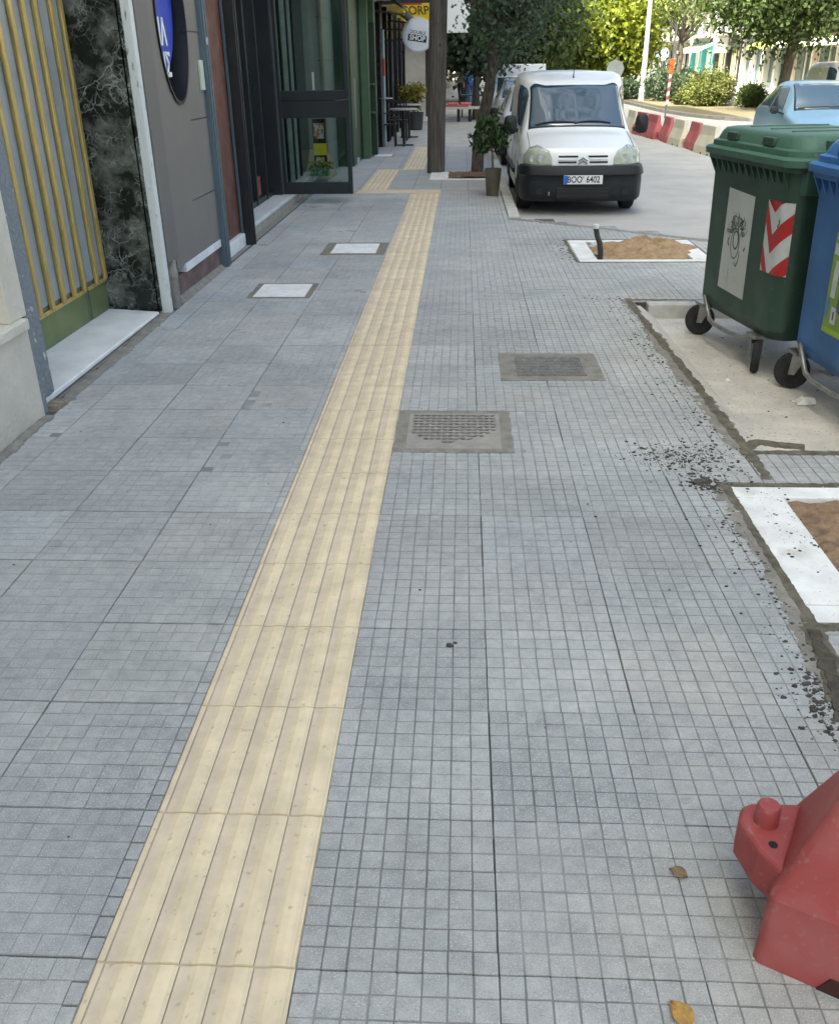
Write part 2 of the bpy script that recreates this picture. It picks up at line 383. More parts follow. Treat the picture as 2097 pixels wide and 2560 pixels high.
def bay():
    a, b, c, d = PAD; zb = ROAD_Z+.006
    m = MB().grid([[(a-.03+(b-a+.03)*i/8, c-.03+(d-c+.06)*j/10, zb) for i in range(9)] for j in range(11)])
    tag(m.build('bin_bay', M_conc), kind='structure')
    # kerb faces round the bay: far side, left side (a chamfered cement fillet), near side
    k = MB().box(2.10, b, d-.10, d+.02, zb-.02, -.002).box(a+.02, b, c-.02, c+.055, zb-.02, -.012)
    tag(k.build('kerb', M_kerb, bevel=.012), kind='structure')
    f = MB().hull([(a-.02,c,-.009),(a+.05,c,-.012),(a+.20,c,zb+.004),(a-.02,c,zb)],[(a-.02,d-.09,-.009),(a+.05,d-.09,-.012),(a+.16,d-.09,zb+.004),(a-.02,d-.09,zb)])
    tag(f.build('kerb', M_conc), kind='structure')
    for i, (pts, wd) in enumerate(([( (1.97,5.68),(1.975,5.2),(2.0,4.3),(2.02,3.4),(2.03,2.62),(2.02,2.35) ), .055], [((1.95,5.64),(3.6,5.62)), .045],
                                   [((1.99,2.66),(3.6,2.69)), .05], [((1.80,2.315),(3.6,2.31)), .045], [((1.83,2.33),(1.835,1.8),(1.83,1.25)), .042], [((1.82,1.24),(1.81,1.05),(1.77,.85)), .07], [((1.80,1.235),(3.4,1.225)), .06],
                                   [((2.03,2.72),(2.10,2.80),(2.32,2.74)), .05],
                                   [((1.76,7.09),(3.1,7.085)), .03],[((1.755,7.1),(1.755,8.25),(3.1,8.26)), .035])):
        tag(ragged(pts, wd, .003, 20+i).build('mortar_edge', M_mortar), kind='structure')
    M_dirt = mat('dark_dirt', (.045,.040,.030), .95, col2=(.10,.09,.065), scale=22, bump=.7, bscale=80)
    tag(ragged([(1.825,1.22),(1.80,1.0),(1.765,.84),(1.75,.76)], .055, .006, 81).build('dirt', M_dirt), kind='structure')
    tag(ragged([(1.775,2.36),(1.72,2.33),(1.69,2.30)], .045, .010, 82).build('dirt', M_dirt), kind='structure')
    tag(ragged([(1.28,9.70),(2.2,8.97),(3.70,7.74)], .13, .0035, 77).build('mortar_edge', M_cement), kind='structure')
    tag(MB().prism([(1.262,9.58),(1.50,9.46),(1.56,9.70),(1.42,9.775),(1.262,9.775)], -.06, -.0025).build('kerb', M_kerb, bevel=.004), kind='structure')
    tag(ragged([(1.955,5.66),(1.955,5.2),(1.975,4.3),(1.995,3.4),(2.0,2.7)], .10, .0012, 78).build('mortar_edge', M_cement), kind='structure')
    tag(ragged([(1.815,2.3),(1.815,1.8),(1.81,1.27),(1.78,.9)], .11, .0012, 79).build('mortar_edge', M_cement), kind='structure')
bay()
def pit(rect, name, wdt, soil, top=.004):
    a, b, c, d = rect
    m = MB().box(a, a+wdt, c+wdt*.55, d-wdt*.55, -.16, top).box(a, b, c, c+wdt*.55-.003, -.16, top-.002).box(a, b, d-wdt*.55+.003, d, -.16, top-.001).box(b-wdt, b, c+wdt*.55, d-wdt*.55, -.16, top)
    o = tag(m.build('tree_pit_frame', M_white, bevel=.006), kind='structure')
    g = []; rs = random.Random(4)
    for j in range(29):
        g.append([(a+wdt+(b-a-2*wdt)*i/28, c+wdt*.55+(d-c-1.1*wdt)*j/28, soil(i/28, j/28)+rs.uniform(-.009,.009)+(.012 if rs.random() < .08 else 0)) for i in range(29)])
    return MB().grid(g)
tag(pit(PIT1, 'near', .19, lambda u, v: -.03-.015*math.sin(5*u)*math.cos(4*v)+.03*max(0, v-.7)).build('soil', M_soil, smooth=False), kind='structure')
tag(pit(PIT2, 'far', .17, lambda u, v: -.05).build('soil', M_soil), kind='structure')
def heap():
    P = []; rs = random.Random(9)
    for i in range(17):
        r = i/16; row = []
        for j in range(44):
            a = 2*PI*j/44; rr = r*(1+.10*math.sin(3*a+1)+.07*math.sin(7*a)); h = .125*(1-r**2.2)+.022*math.sin(3*a+5*r+1)*r*(1-r)*4+.016*math.sin(7*a-9*r)*r*(1-r)*4+rs.uniform(-.008,.008)*(1-r*.7)
            row.append((2.45+.54*rr*math.cos(a)+.06*(1-r), 7.68+.42*rr*math.sin(a), -.03+h))
        P.append(row)
    o = MB().grid(P[::-1], close=True).build('sand_heap', M_sand)
    tag(o, 'heap of loose brown sand filling the white framed pit behind the green bin', 'sand heap')
heap()
st = empty('pipe_stub', (1.985,7.27,0), label='short bent black pipe stub standing at the corner of the sand pit', cat='pipe')
MB().tube([(0,0,-.05),(-.004,-.002,.05),(-.018,-.005,.14),(-.045,-.006,.20),(-.062,-.006,.275)], [.024,.026,.026,.024,.024], 12).build('pipe', mat('black_pipe', (.035,.033,.032), .6, var=.4, scale=30), st, smooth=True)
MB().lathe([(.027,.0),(.028,.03),(.02,.036),(.012,.034)], 14, (-.0625,-.006,.268)).build('cap', mat('pale_cap', (.6,.6,.58), .7), st, smooth=True)
# manholes and small square covers
M_iron = mat('cast_iron', (.20,.195,.18), .7, .3, var=.3, scale=30)
M_irondust = mat('dusty_iron', (.30,.28,.25), .9, var=.15, scale=9)
def cover(rect, name, label, style, mw=.06):
    a, b, c, d = rect; cx, cy = (a+b)/2, (c+d)/2
    o = empty(name, (cx, cy, 0), label=label, cat='manhole cover' if style != 'white' else 'inspection cover')
    a, b, c, d = a-cx, b-cx, c-cy, d-cy
    rs = random.Random(int(cx*100)); n = 14
    def edge(s):  # slightly ragged surround
        pts = []
        for (x0,y0),(x1,y1) in (((a,c),(b,c)),((b,c),(b,d)),((b,d),(a,d)),((a,d),(a,c))):
            for i in range(n): pts.append((x0+(x1-x0)*i/n+rs.uniform(-.004,.004), y0+(y1-y0)*i/n+rs.uniform(-.004,.004)))
        return pts
    MB().prism(edge(0), -.012, .0025).build('surround', M_cement if style != 'white' else mat('dark_mortar', (.19,.175,.14), .95, var=.2, scale=12, bump=.4, bscale=80), o)
    x0, x1, y0, y1 = a+mw, b-mw, c+mw*.8, d-mw*.8
    if style == 'white':
        MB().box(x0, x1, y0, y1, -.01, .006).build('lid', M_white, o, bevel=.004)
    else:
        MB().box(x0, x1, y0, y1, -.01, .0035).build('frame', M_irondust if style == 'dusty' else M_cement, o, bevel=.002)
        m = MB(); nx, ny = (14, 11) if style == 'dusty' else (26, 7)
        for i in range(nx):
            for j in range(ny):
                px = x0+.02+(x1-x0-.04)*(i+.5)/nx; py = y0+.02+(y1-y0-.04)*(j+.5)/ny
                if style == 'dusty':
                    if py < cy*0+(y0+ (y1-y0)*(.42-.26*math.sin(PI*(px-x0)/(x1-x0)*1.1))): continue
                    s = .0085; k = (i+j)%2
                    m.add([(px-s*2,py-s*.6*(1 if k else -1),.0036),(px-s*2+.006,py-s*.6*(1 if k else -1)-.006,.0078),(px+s*2,py+s*.6*(1 if k else -1),.0078),(px+s*2,py+s*.6*(1 if k else -1)+.008,.0036)], [(0,1,2,3)])
                    m.box(px-s,px+s,py-s*.8,py+s*.8,.0036,.0075)
                else:
                    m.box(px-.006,px+.006,py-(y1-y0)/ny*.42,py+(y1-y0)/ny*.42,.0036,.0085)
        m.build('tread', M_iron, o)
cover((.405,.965,2.64,3.20), 'manhole_cover', 'dusty square manhole cover in grey cement touching the yellow strip', 'dusty', .055)
cover((.945,1.53,3.70,4.23), 'manhole_cover', 'ribbed iron manhole cover in grey cement, away from the yellow strip', 'rib', .075)
cover((-.95,-.455,5.71,6.23), 'inspection_cover', 'white square inspection cover nearest the taupe shopfront', 'white', .045)
cover((-.63,-.015,7.48,8.13), 'inspection_cover', 'white square inspection cover with grey mortar edge touching the yellow strip', 'white', .09)
cover((-1.06,-.67,17.8,18.3), 'inspection_cover', 'small pale inspection cover in front of the green shopfront', 'white', .02)

# crumbs of asphalt, stones, leaves
def crumbs():
    rs = random.Random(11); m = MB()
    def one(x, y, s, z=0):
        n = rs.randint(5, 7); a0 = rs.uniform(0, 6); vs = []
        for zz, k in ((-.001, 1), (s*.45, .75)):
            for i in range(n):
                a = a0+2*PI*i/n; r = s*k*rs.uniform(.6, 1.25); vs.append((x+r*math.cos(a)*1.25, y+r*math.sin(a), z+zz*rs.uniform(.7,1.1)))
        m.add(vs, [tuple(range(n,2*n))]+[(i,(i+1)%n,n+(i+1)%n,n+i) for i in range(n)])
    def size(): return .0016+.0062*rs.random()**3.5
    for _ in range(700):
        y = rs.uniform(2.4, 5.7); x = 1.94+.03*(5.7-y)/3-abs(rs.gauss(0,.085)); one(x, y, size())
    for _ in range(620): one(rs.gauss(1.72,.12), rs.gauss(2.62,.09), size())
    for _ in range(320): one(rs.gauss(1.78,.055), rs.gauss(2.33,.06), size()*1.3)
    for _ in range(60): one(rs.gauss(1.74,.03), rs.gauss(2.29,.03), size()*1.9)
    for _ in range(560):
        y = rs.uniform(.7, 2.3); one(1.80-abs(rs.gauss(0,.055)), y, size())
    for _ in range(460): one(rs.gauss(1.765,.05), rs.gauss(.86,.10), size()*1.3)
    for _ in range(110): one(rs.uniform(1.9,2.05), rs.gauss(1.95,.2), size(), .004)
    for _ in range(50): one(rs.gauss(1.62,.15), rs.gauss(1.9,.5), size())
    for _ in range(120): one(rs.gauss(1.72,.05), rs.uniform(7.1,8.3), size()*1.3)
    for _ in range(60): one(rs.gauss(1.85,.15), rs.gauss(5.72,.04), size())
    for _ in range(120): one(rs.uniform(2.1,3.2), rs.uniform(2.8,5.2), size()*1.1, ROAD_Z+.006)
    for _ in range(60): one(rs.uniform(-1.3,1.6), rs.uniform(.3,9), .002+.003*rs.random())
    one(.69, 1.11, .011); one(.705, 1.125, .006)
    tag(m.build('asphalt_crumbs', mat('crumbs', (.03,.029,.026), .95, col2=(.085,.08,.07), scale=25)), 'dark crumbs of asphalt scattered along the unfinished pavement edge', 'rubble', kind='stuff')
crumbs()
def leaf(name, x, y, s, rz, col, label, z=.004):
    P = []
    for i in range(9):
        u = i/8; wd = math.sin(PI*u**.8)*.34
        P.append([(s*(u-.5), s*wd*v, z+s*(.10*abs(v)+.10*math.sin(3*u)*(1-.3*v))) for v in (-1,-.5,0,.5,1)])
    o = MB().grid(P).build(name, mat(name, col, .6, var=.3, scale=60), smooth=True, solid=.0008)
    o.location = (x, y, 0); o.rotation_euler = (0, 0, rz); tag(o, label, 'leaf')
leaf('dry_leaf', 1.20, .255, .042, R(150), (.20,.13,.07), 'small curled dry brown leaf lying beside the red barrier')
leaf('dry_leaf', 1.135, -.075, .06, R(120), (.42,.24,.06), 'dry orange leaf at the bottom edge of the photo')
bk = MB(); rs_b = random.Random(6)
bk.hull([(-1.46,3.17,-.02),(-1.375,3.19,-.02),(-1.37,3.30,-.02),(-1.46,3.31,-.02)],[(-1.455,3.18,.03),(-1.385,3.20,.026),(-1.38,3.29,.02),(-1.455,3.30,.028)])
tag(bk.build('broken_brick', mat('brick_bit', (.23,.19,.14), .95, var=.3, scale=25, bump=.5, bscale=60), bevel=.006), 'small broken brown brick at the near corner of the marble doorstep', 'brick')
def scrap(x, y, s, label, z):
    rs = random.Random(int(x*1000)); P = []
    for i in range(6): P.append([(x+s*(i/5-.5)+rs.uniform(-.2,.2)*s, y+s*.8*(j/5-.5)+rs.uniform(-.2,.2)*s, z+s*rs.uniform(.05,.6)*(1 if 0 < i < 5 and 0 < j < 5 else .15)) for j in range(6)])
    tag(MB().grid(P).build('paper_scrap', mat('paper', (.75,.75,.72), .8), solid=.001), label, 'litter')
scrap(2.62, 3.62, .085, 'crumpled white paper scrap on the concrete in front of the bins', ROAD_Z+.008)
scrap(2.30, 4.02, .03, 'tiny white scrap on the concrete near the pavement edge', ROAD_Z+.008)

# ------------------------------------------------------------------ left-hand row of buildings
M_cream = mat('cream_stone', (.62,.58,.48), .9, var=.12, scale=2.5, bump=.35, bscale=35, col2=(.50,.465,.38))
M_plast = mat('old_plaster', (.40,.38,.34), .9, var=.15, scale=1.5)
M_mortaredge = mat('mortar_edge_grey', (.20,.225,.235), .95, col2=(.50,.50,.48), thr=(.62,.68), scale=16, bump=.8, bscale=40)
M_gold = mat('gold_bar', (.50,.37,.12), .45, .35, var=.2, scale=9, stretch=(4,4,.6))
M_gateglass = mat('frosted_pane', (.27,.30,.30), .25, var=.12, scale=2)
M_gatemet = mat('olive_metal', (.14,.16,.115), .5, .3, var=.15, scale=5)
M_kick = mat('green_kick', (.105,.155,.065), .45, .2, col2=(.19,.22,.085), thr=(.35,.7), scale=4)
M_marb = mat('pale_marble', (.78,.78,.76), .4, var=.09, scale=3, stretch=(2,2,2))
M_taupe = mat('taupe_cladding', (.165,.155,.14), .55, var=.06, scale=1.5)
M_taupe2 = mat('taupe_dark', (.13,.125,.115), .55, var=.06, scale=2)
M_bluegrey = mat('blue_grey_metal', (.085,.125,.15), .42, .25, var=.12, scale=5, stretch=(6,6,.5))
M_redstone = mat('red_brown_stone', (.095,.035,.025), .6, col2=(.16,.075,.055), scale=6, thr=(.4,.7))
M_black = mat('black_metal', (.018,.02,.022), .4, .2, var=.2, scale=7)
M_anth = mat('anthracite_metal', (.022,.027,.03), .38, .3, var=.12, scale=4)
M_ltpost = mat('pale_green_grey', (.38,.43,.40), .6, var=.15, scale=5)
def green_marble():
    m = mat('dark_green_marble', (.010,.014,.012), .2, col2=(.22,.24,.205), thr=(.46,.80), scale=6.5, detail=9)
    n = m.node_tree.nodes; L = m.node_tree.links; b = n['Principled BSDF']; src = b.inputs['Base Color'].links[0].from_socket
    tc = n.new('ShaderNodeTexCoord'); wz = n.new('ShaderNodeTexNoise'); wz.inputs['Scale'].default_value = 4; wz.inputs['Detail'].default_value = 8
    L.new(tc.outputs['Object'], wz.inputs['Vector'])
    ad = n.new('ShaderNodeMix'); ad.data_type = 'RGBA'; ad.blend_type = 'ADD'; ad.inputs[0].default_value = .45; L.new(tc.outputs['Object'], ad.inputs[6]); L.new(wz.outputs['Color'], ad.inputs[7])
    out = src
    for sc, wd, amt in ((6.5, .035, .62), (15, .06, .5), (3.1, .018, .7)):
        v = n.new('ShaderNodeTexVoronoi'); v.feature = 'DISTANCE_TO_EDGE'; v.inputs['Scale'].default_value = sc; L.new(ad.outputs[2], v.inputs['Vector'])
        mr = n.new('ShaderNodeMapRange'); mr.inputs[1].default_value = 0; mr.inputs[2].default_value = wd; mr.inputs[3].default_value = amt; mr.inputs[4].default_value = 0; L.new(v.outputs['Distance'], mr.inputs[0])
        nz = n.new('ShaderNodeTexNoise'); nz.inputs['Scale'].default_value = sc*.6; L.new(tc.outputs['Object'], nz.inputs['Vector'])
        mr2 = n.new('ShaderNodeMapRange'); mr2.inputs[1].default_value = .45; mr2.inputs[2].default_value = .62; L.new(nz.outputs['Fac'], mr2.inputs[0])
        mu = n.new('ShaderNodeMath'); mu.operation = 'MULTIPLY'; L.new(mr.outputs[0], mu.inputs[0]); L.new(mr2.outputs[0], mu.inputs[1])
        mx = n.new('ShaderNodeMix'); mx.data_type = 'RGBA'; L.new(mu.outputs[0], mx.inputs[0]); L.new(out, mx.inputs[6]); mx.inputs[7].default_value = (.42,.46,.42,1); out = mx.outputs[2]
    L.new(out, b.inputs['Base Color']); return m
M_gmarb = green_marble()

# 1. cream stone house with the gold barred gate
b1 = empty('stone_house', (-1.42,3,0), label='cream stone house with gold barred metal gate and dark marble jamb, nearest on the left', cat='building')
o1 = (1.42,-3,0)
def P1(m, name, mt, parent=None, **k):      # parts are modelled in world coordinates and kept there
    o = m.build(name, mt, None, **k); o.parent = parent; 
    inv = parent.matrix_world if False else None
    root = parent
    off = Vector((0,0,0))
    while root is not None: off += root.location; root = root.parent
    o.data.transform(Matrix.Translation(-off)); return o
mw = MB().box(-9,-1.485,-28,2.95,.52,18).box(-9,-1.42,-28,3.10,-.2,.46).box(-9,-1.90,3.10,5.28,-.2,18).box(-9,-1.47,2.95,5.28,2.75,18)
P1(mw, 'wall', M_cream, b1, bevel=.006)
P1(MB().box(-9,-1.395,-28,3.08,.46,.515), 'plinth_ledge', M_cream, b1, bevel=.008)
P1(MB().box(-1.95,-1.425,2.95,3.13,.515,2.75), 'gate_pier', M_cream, b1, bevel=.006)
P1(MB().box(-1.95,-1.445,3.131,3.31,.06,2.75), 'gate_pier', M_mortaredge, b1, bevel=.012)
P1(MB().box(-1.95,-1.425,3.10,3.15,-.1,.515), 'gate_pier', M_mortaredge, b1)
gate = MB(); yA, yB, ys = 3.31, 5.21, 4.85
for (a, b) in ((yA, ys-.004), (ys+.004, yB)): gate.box(-1.88,-1.835,a,b,.03,2.72)
door = P1(gate, 'door', M_gatemet, b1, bevel=.004)
for (a, b) in ((yA+.02, ys-.03), (ys+.03, yB-.012)):
    P1(MB().box(-1.835,-1.831,a,b,.30,2.66), 'pane', M_gateglass, door)
    P1(MB().box(-1.835,-1.829,a,b,.05,.245), 'kick_panel', M_kick, door, bevel=.002)
    P1(MB().box(-1.833,-1.818,a-.01,b+.008,.247,.272), 'rail', M_gold, door, bevel=.003)
yb = [yB-.03-.0, 5.02, 4.79, 4.62, 4.45, 4.27, 4.09, 3.91, 3.73, 3.55, 3.40]
for y in yb:
    P1(MB().box(-1.830,-1.806,y-.023,y+.023,.262,2.66), 'bar', M_gold, door, bevel=.006)
P1(MB().box(-1.90,-1.455,5.225,5.285,.02,2.75), 'marble_panel', M_gmarb, b1, bevel=.002)
P1(MB().hull([(-1.88,3.15,.0),(-1.46,3.15,.02),(-1.46,5.17,.012),(-1.88,5.22,.0)],[(-1.88,3.15,.062),(-1.46,3.15,.052),(-1.46,5.17,.03),(-1.88,5.22,.045)]), 'doorstep', M_marb, b1, bevel=.006)
P1(MB().box(-1.88,-1.452,3.14,5.3,-.15,.008), 'doorstep_base', M_cement, b1)
P1(ragged([(-1.42,3.2),(-1.42,4.2),(-1.42,5.3)], .09, .006, 61), 'mortar_edge', M_cement, b1)
P1(ragged([(-1.395,-1.0),(-1.395,2),(-1.395,3.1)], .06, .012, 62), 'mortar_edge', M_cement, b1)
# 2. peeling white post
po = empty('white_post', (-1.435,5.27,0), label='narrow peeling white post between dark marble and taupe shopfront', cat='post')
M_peel = mat('peeling_white', (.17,.165,.15), .7, col2=(.60,.63,.61), thr=(.33,.41), scale=5, stretch=(6,6,1.4), bump=.3, bscale=30)
MB().box(-.038,.038,-.035,.035,0,2.9).build('post', M_peel, po, bevel=.006)
MB().box(-.05,-.04,-.045,.03,0,2.9).build('edge_strip', M_redstone, po)
# 3. taupe shopfront with the oval opening
b3 = empty('taupe_shop', (-1.42,6.2,0), label='taupe clad shopfront with an oval window and blue sign behind it', cat='building')
P1(MB().box(-9,-1.56,5.30,7.02,-.2,18).box(-1.56,-1.42,5.34,7.02,2.95,18), 'wall', M_plast, b3)
P1(MB().box(-1.56,-1.395,5.33,5.60,.34,2.95), 'pilaster', M_taupe2, b3, bevel=.006)
P1(MB().lathe([(.058,-.02),(.058,.20),(.064,.21),(.064,.24),(.058,.25),(.058,.345)], 18, (-1.445,5.47,0)), 'downpipe', M_cement, b3, smooth=True)
def oval_panel():
    bm = bmesh.new(); x = -1.42; cy, cz, ry, rz_ = 6.175, 1.93, .365, .56
    N = 56; el = [bm.verts.new((x, cy+ry*math.cos(2*PI*i/N), cz+rz_*math.sin(2*PI*i/N))) for i in range(N)]
    rc = [bm.verts.new((x, a, b)) for a, b in ((5.60,.245),(6.93,.245),(6.93,2.95),(5.60,2.95))]
    es = [bm.edges.new((el[i], el[(i+1)%N])) for i in range(N)]+[bm.edges.new((rc[i], rc[(i+1)%4])) for i in range(4)]
    bmesh.ops.triangle_fill(bm, use_beauty=True, edges=es)
    me = bpy.data.meshes.new('cladding_panel'); bm.to_mesh(me); bm.free()
    me.materials.append(M_taupe); me.transform(Matrix.Translation(-b3.location)); o = bpy.data.objects.new('cladding_panel', me); COL.objects.link(o); o.parent = b3
    rev = MB().grid([[(xx, cy+ry*math.cos(2*PI*i/N)*k, cz+rz_*math.sin(2*PI*i/N)*k) for i in range(N)] for xx, k in ((-1.405,1.03),(-1.405,.985),(-1.565,.985))], close=True)
    wn = P1(rev, 'oval_window', M_black, b3, smooth=True)
    P1(MB().prism([(0,0)]*0 or [(-1.557,cy-ry*1.1),(-1.551,cy-ry*1.1),(-1.551,cy+ry*1.1),(-1.557,cy+ry*1.1)], cz-rz_*1.05, cz+rz_*1.05), 'backing', mat('dark_backing', (.01,.011,.014), .3), wn)
    N2 = 48; sg = MB()
    sg.hull([(-1.551,cy-.02+ry*.93*math.cos(2*PI*i/N2),cz+.13+rz_*1.02*math.sin(2*PI*i/N2)) for i in range(N2)],[(-1.490,cy-.02+ry*.93*math.cos(2*PI*i/N2),cz+.15+rz_*.86*math.sin(2*PI*i/N2)) for i in range(N2)])
    P1(sg, 'sign_disc', mat('sign_blue', (.02,.06,.42), .35, var=.1), wn)
    W = mat('sign_white', (.75,.78,.8), .5)
    for body, yy, zz, sz in (('\u03a0\u0391', 6.125, 1.83, .23), ('\u0389\u03a3', 6.155, 1.615, .21)):
        t = text('lettering', body, sz, W, None, (-1.487, yy, zz), (0,1,0), (0,0,1), .001, bold=.008, squeeze=.85); t.parent = wn; t.data.transform(Matrix.Translation(-b3.location))
oval_panel()
for z in (.66, 1.235, 1.86, 2.5):
    P1(MB().box(-1.43,-1.4185,6.5 if z == 1.86 else 6.22 if z != 1.235 else 6.42,6.93,z-.004,z+.004), 'panel_joint', M_black, b3)
P1(MB().box(-1.55,-1.412,5.80,6.90,.185,.245), 'base_board', mat('white_board', (.66,.67,.68), .6), b3)
P1(MB().box(-1.58,-1.435,5.60,7.0,-.1,.183), 'base', mat('rust_base', (.15,.10,.09), .85, var=.3, scale=8, bump=.4, bscale=30), b3)
P1(MB().hull([(-1.44,5.55,-.01),(-1.375,5.55,-.01),(-1.375,7.0,-.01),(-1.44,7.0,-.01)],[(-1.44,5.55,.045),(-1.41,5.55,.003),(-1.40,7.0,.003),(-1.44,7.0,.03)]), 'mortar_fillet', M_cement, b3)
P1(MB().box(-1.42,-1.40,6.80,6.90,1.44,1.66), 'switch_box', mat('pale_box', (.45,.50,.42), .5), b3, bevel=.004)
# 4. blue-grey post
p4 = empty('metal_post', (-1.43,6.99,0), label='blue-grey metal post with a small round sticker beside the taupe shopfront', cat='post')
m = MB().box(-.06,.05,-.075,.075,0,2.95)
m.box(.05,.062,-.06,-.02,0,2.95).box(.05,.058,.02,.06,0,2.95)
m.build('post', M_bluegrey, p4, bevel=.006)
MB().box(-.06,.02,.085,.12,.02,2.95).build('side_trim', M_ltpost, p4, bevel=.003)
MB().lathe([(.03,0),(.03,.002)], 18, (.0635,-.03,1.80), 'x').build('sticker', mat('sticker_pale', (.32,.36,.48), .5, var=.5, scale=60), p4)
# 5. house with the red-brown recess and the glass entrance
b5 = empty('corner_house', (-1.5,9,0), label='house with red-brown stone recess, marble step and black framed glass entrance', cat='building')
P1(MB().box(-9,-1.9,7.02,15.9,-.2,18).box(-1.9,-1.45,7.12,15.9,2.95,18), 'wall', M_plast, b5)
P1(MB().box(-1.9,-1.505,7.09,8.13,.118,2.95), 'stone_facing', M_redstone, b5, bevel=.004)
P1(MB().box(-1.9,-1.455,7.10,8.04,-.1,.115), 'doorstep', M_marb, b5, bevel=.006)
P1(MB().box(-1.9,-1.53,8.14,8.62,.0,2.95), 'pilaster', mat('beige_tile', (.33,.315,.26), .6, var=.08), b5, bevel=.004)
P1(MB().box(-1.529,-1.524,8.28,8.40,1.25,1.72), 'notice', mat('blue_notice', (.16,.17,.42), .5, col2=(.45,.45,.6), scale=30), b5)
for z in (.55, 1.05, 1.55, 2.05): P1(MB().box(-1.54,-1.5285,8.14,8.62,z-.004,z+.004), 'tile_joint', M_black, b5)
st = P1(MB().box(-2.2,-1.475,8.62,11.75,.085,.125), 'doorstep', mat('white_marble', (.66,.67,.66), .35, var=.06), b5, bevel=.006)
P1(MB().box(-2.2,-1.485,8.62,11.70,-.1,.083), 'riser', mat('beige_riser', (.36,.33,.27), .8, var=.2, scale=6), b5)
P1(MB().box(-1.9,-1.405,7.08,14.6,-.1,-.001), 'base', M_cement, b5)
P1(MB().box(-1.9,-1.46,11.72,11.95,-.1,.06), 'riser', mat('tan_riser', (.42,.36,.25), .8, var=.2, scale=9), b5)
# glass front, dark frames
gl = glass('shop_glass', (.012,.018,.017), .05, 1.5)
P1(MB().box(-1.78,-1.77,8.65,11.0,.14,2.9), 'shop_window', gl, b5)
for y, w_ in ((8.66,.05),(9.25,.06),(9.9,.05),(10.5,.05)):
    P1(MB().box(-1.79,-1.70,y,y+w_,.127,2.9), 'window_frame', M_black if y < 9 else M_anth, b5, bevel=.004)
P1(MB().box(-1.765,-1.75,9.36,9.41,.9,1.5), 'handle', mat('steel', (.4,.4,.4), .3, .9), b5, bevel=.006)
P1(MB().box(-1.79,-1.71,8.66,11.0,.127,.19), 'window_frame', M_black, b5)
P1(MB().box(-1.76,-1.752,10.0,10.35,.2,.42), 'poster', mat('red_poster', (.28,.06,.05), .5, var=.5, scale=12), b5)
P1(MB().box(-1.78,-1.60,10.93,11.07,.127,2.95), 'door_jamb', M_anth, b5, bevel=.008)
P1(MB().box(-1.598,-1.585,10.96,11.03,.127,2.95), 'door_jamb', mat('grey_edge', (.10,.11,.12), .4, .4), b5)
# recess behind the open door: dark glazing, stone piers
P1(MB().box(-1.9,-1.80,11.07,15.9,-.1,2.95), 'glazing', gl, b5)
for y in (11.9,12.35,12.9,13.4): P1(MB().box(-1.80,-1.74,y,y+.05,.1,2.9), 'window_frame', M_anth, b5)
for y in (12.0,12.62,13.05): P1(MB().box(-1.798,-1.72,y,y+.018,.1,2.9), 'edge_trim', M_ltpost, b5)
P1(MB().box(-1.9,-1.62,11.95,14.6,-.1,.09), 'doorstep', mat('white_marble2', (.60,.62,.60), .35, var=.06), b5, bevel=.005)
P1(MB().box(-1.9,-1.50,14.62,15.9,-.1,2.95), 'pilaster', mat('grey_green_slab', (.24,.27,.25), .55, var=.06), b5, bevel=.004)
for z in (.5,1.1,1.7,2.3): P1(MB().box(-1.6,-1.498,14.615,15.9,z-.004,z+.004), 'panel_joint', M_black, b5)
P1(MB().box(-1.53,-1.49,14.57,14.62,-.02,2.9), 'corner_trim', mat('tan_trim', (.25,.22,.18), .6), b5)
P1(MB().hull([(-1.9,14.0,.0),(-1.38,14.0,.0),(-1.36,14.6,.0),(-1.9,14.6,.0)],[(-1.9,14.3,.2),(-1.52,14.3,.18),(-1.45,14.6,.35),(-1.9,14.6,.4)]), 'ramp', mat('tan_ramp', (.3,.27,.2), .85, var=.2), b5)
p5 = empty('black_post', (-1.42,8.09,0), label='slim black post standing at the edge of the red-brown recess', cat='post')
MB().box(-.045,.05,-.05,.05,0,2.95).box(.05,.062,-.03,.0,0,2.95).build('post', M_black, p5, bevel=.01)
MB().box(-.075,-.048,-.05,.04,0,2.95).build('side_trim', M_bluegrey, p5)
# open door
dr = empty('glass_door', (-1.59,11.0,.127), label='open black framed glass door standing square across the pavement', cat='door')
fr = MB(); W_ = .90; H_ = 2.62
fr.box(0,.045,-.025,.025,0,H_).box(W_-.055,W_,-.025,.025,0,H_).box(.045,W_-.055,-.024,.024,0,.145).box(.045,W_-.055,-.024,.024,.905,1.09).box(.045,W_-.055,-.024,.024,1.10,1.215).box(.045,W_-.055,-.024,.024,H_-.1,H_)
fr.build('frame', M_anth, dr, bevel=.005)
MB().box(.045,W_-.055,-.016,.016,1.09,1.10).build('rail_groove', M_black, dr)
cg = clear_glass('door_glass', (.66,.73,.70))
MB().box(.045,W_-.055,-.004,.004,.145,.905).build('pane', cg, dr)
MB().box(.045,W_-.055,-.004,.004,1.215,H_-.1).build('pane', cg, dr)
MB().tube([(W_-.02,-.06,1.11),(W_-.05,-.075,1.105),(W_-.17,-.075,1.10)], .011, 8).lathe([(.022,-.035),(.022,-.02)], 12, (W_-.028,-.03,1.115), 'y').build('handle', M_black, dr, smooth=True)
MB().box(.45,.475,-.012,-.005,1.22,1.42).build('lock_plate', mat('steel2', (.45,.45,.43), .35, .8), dr)
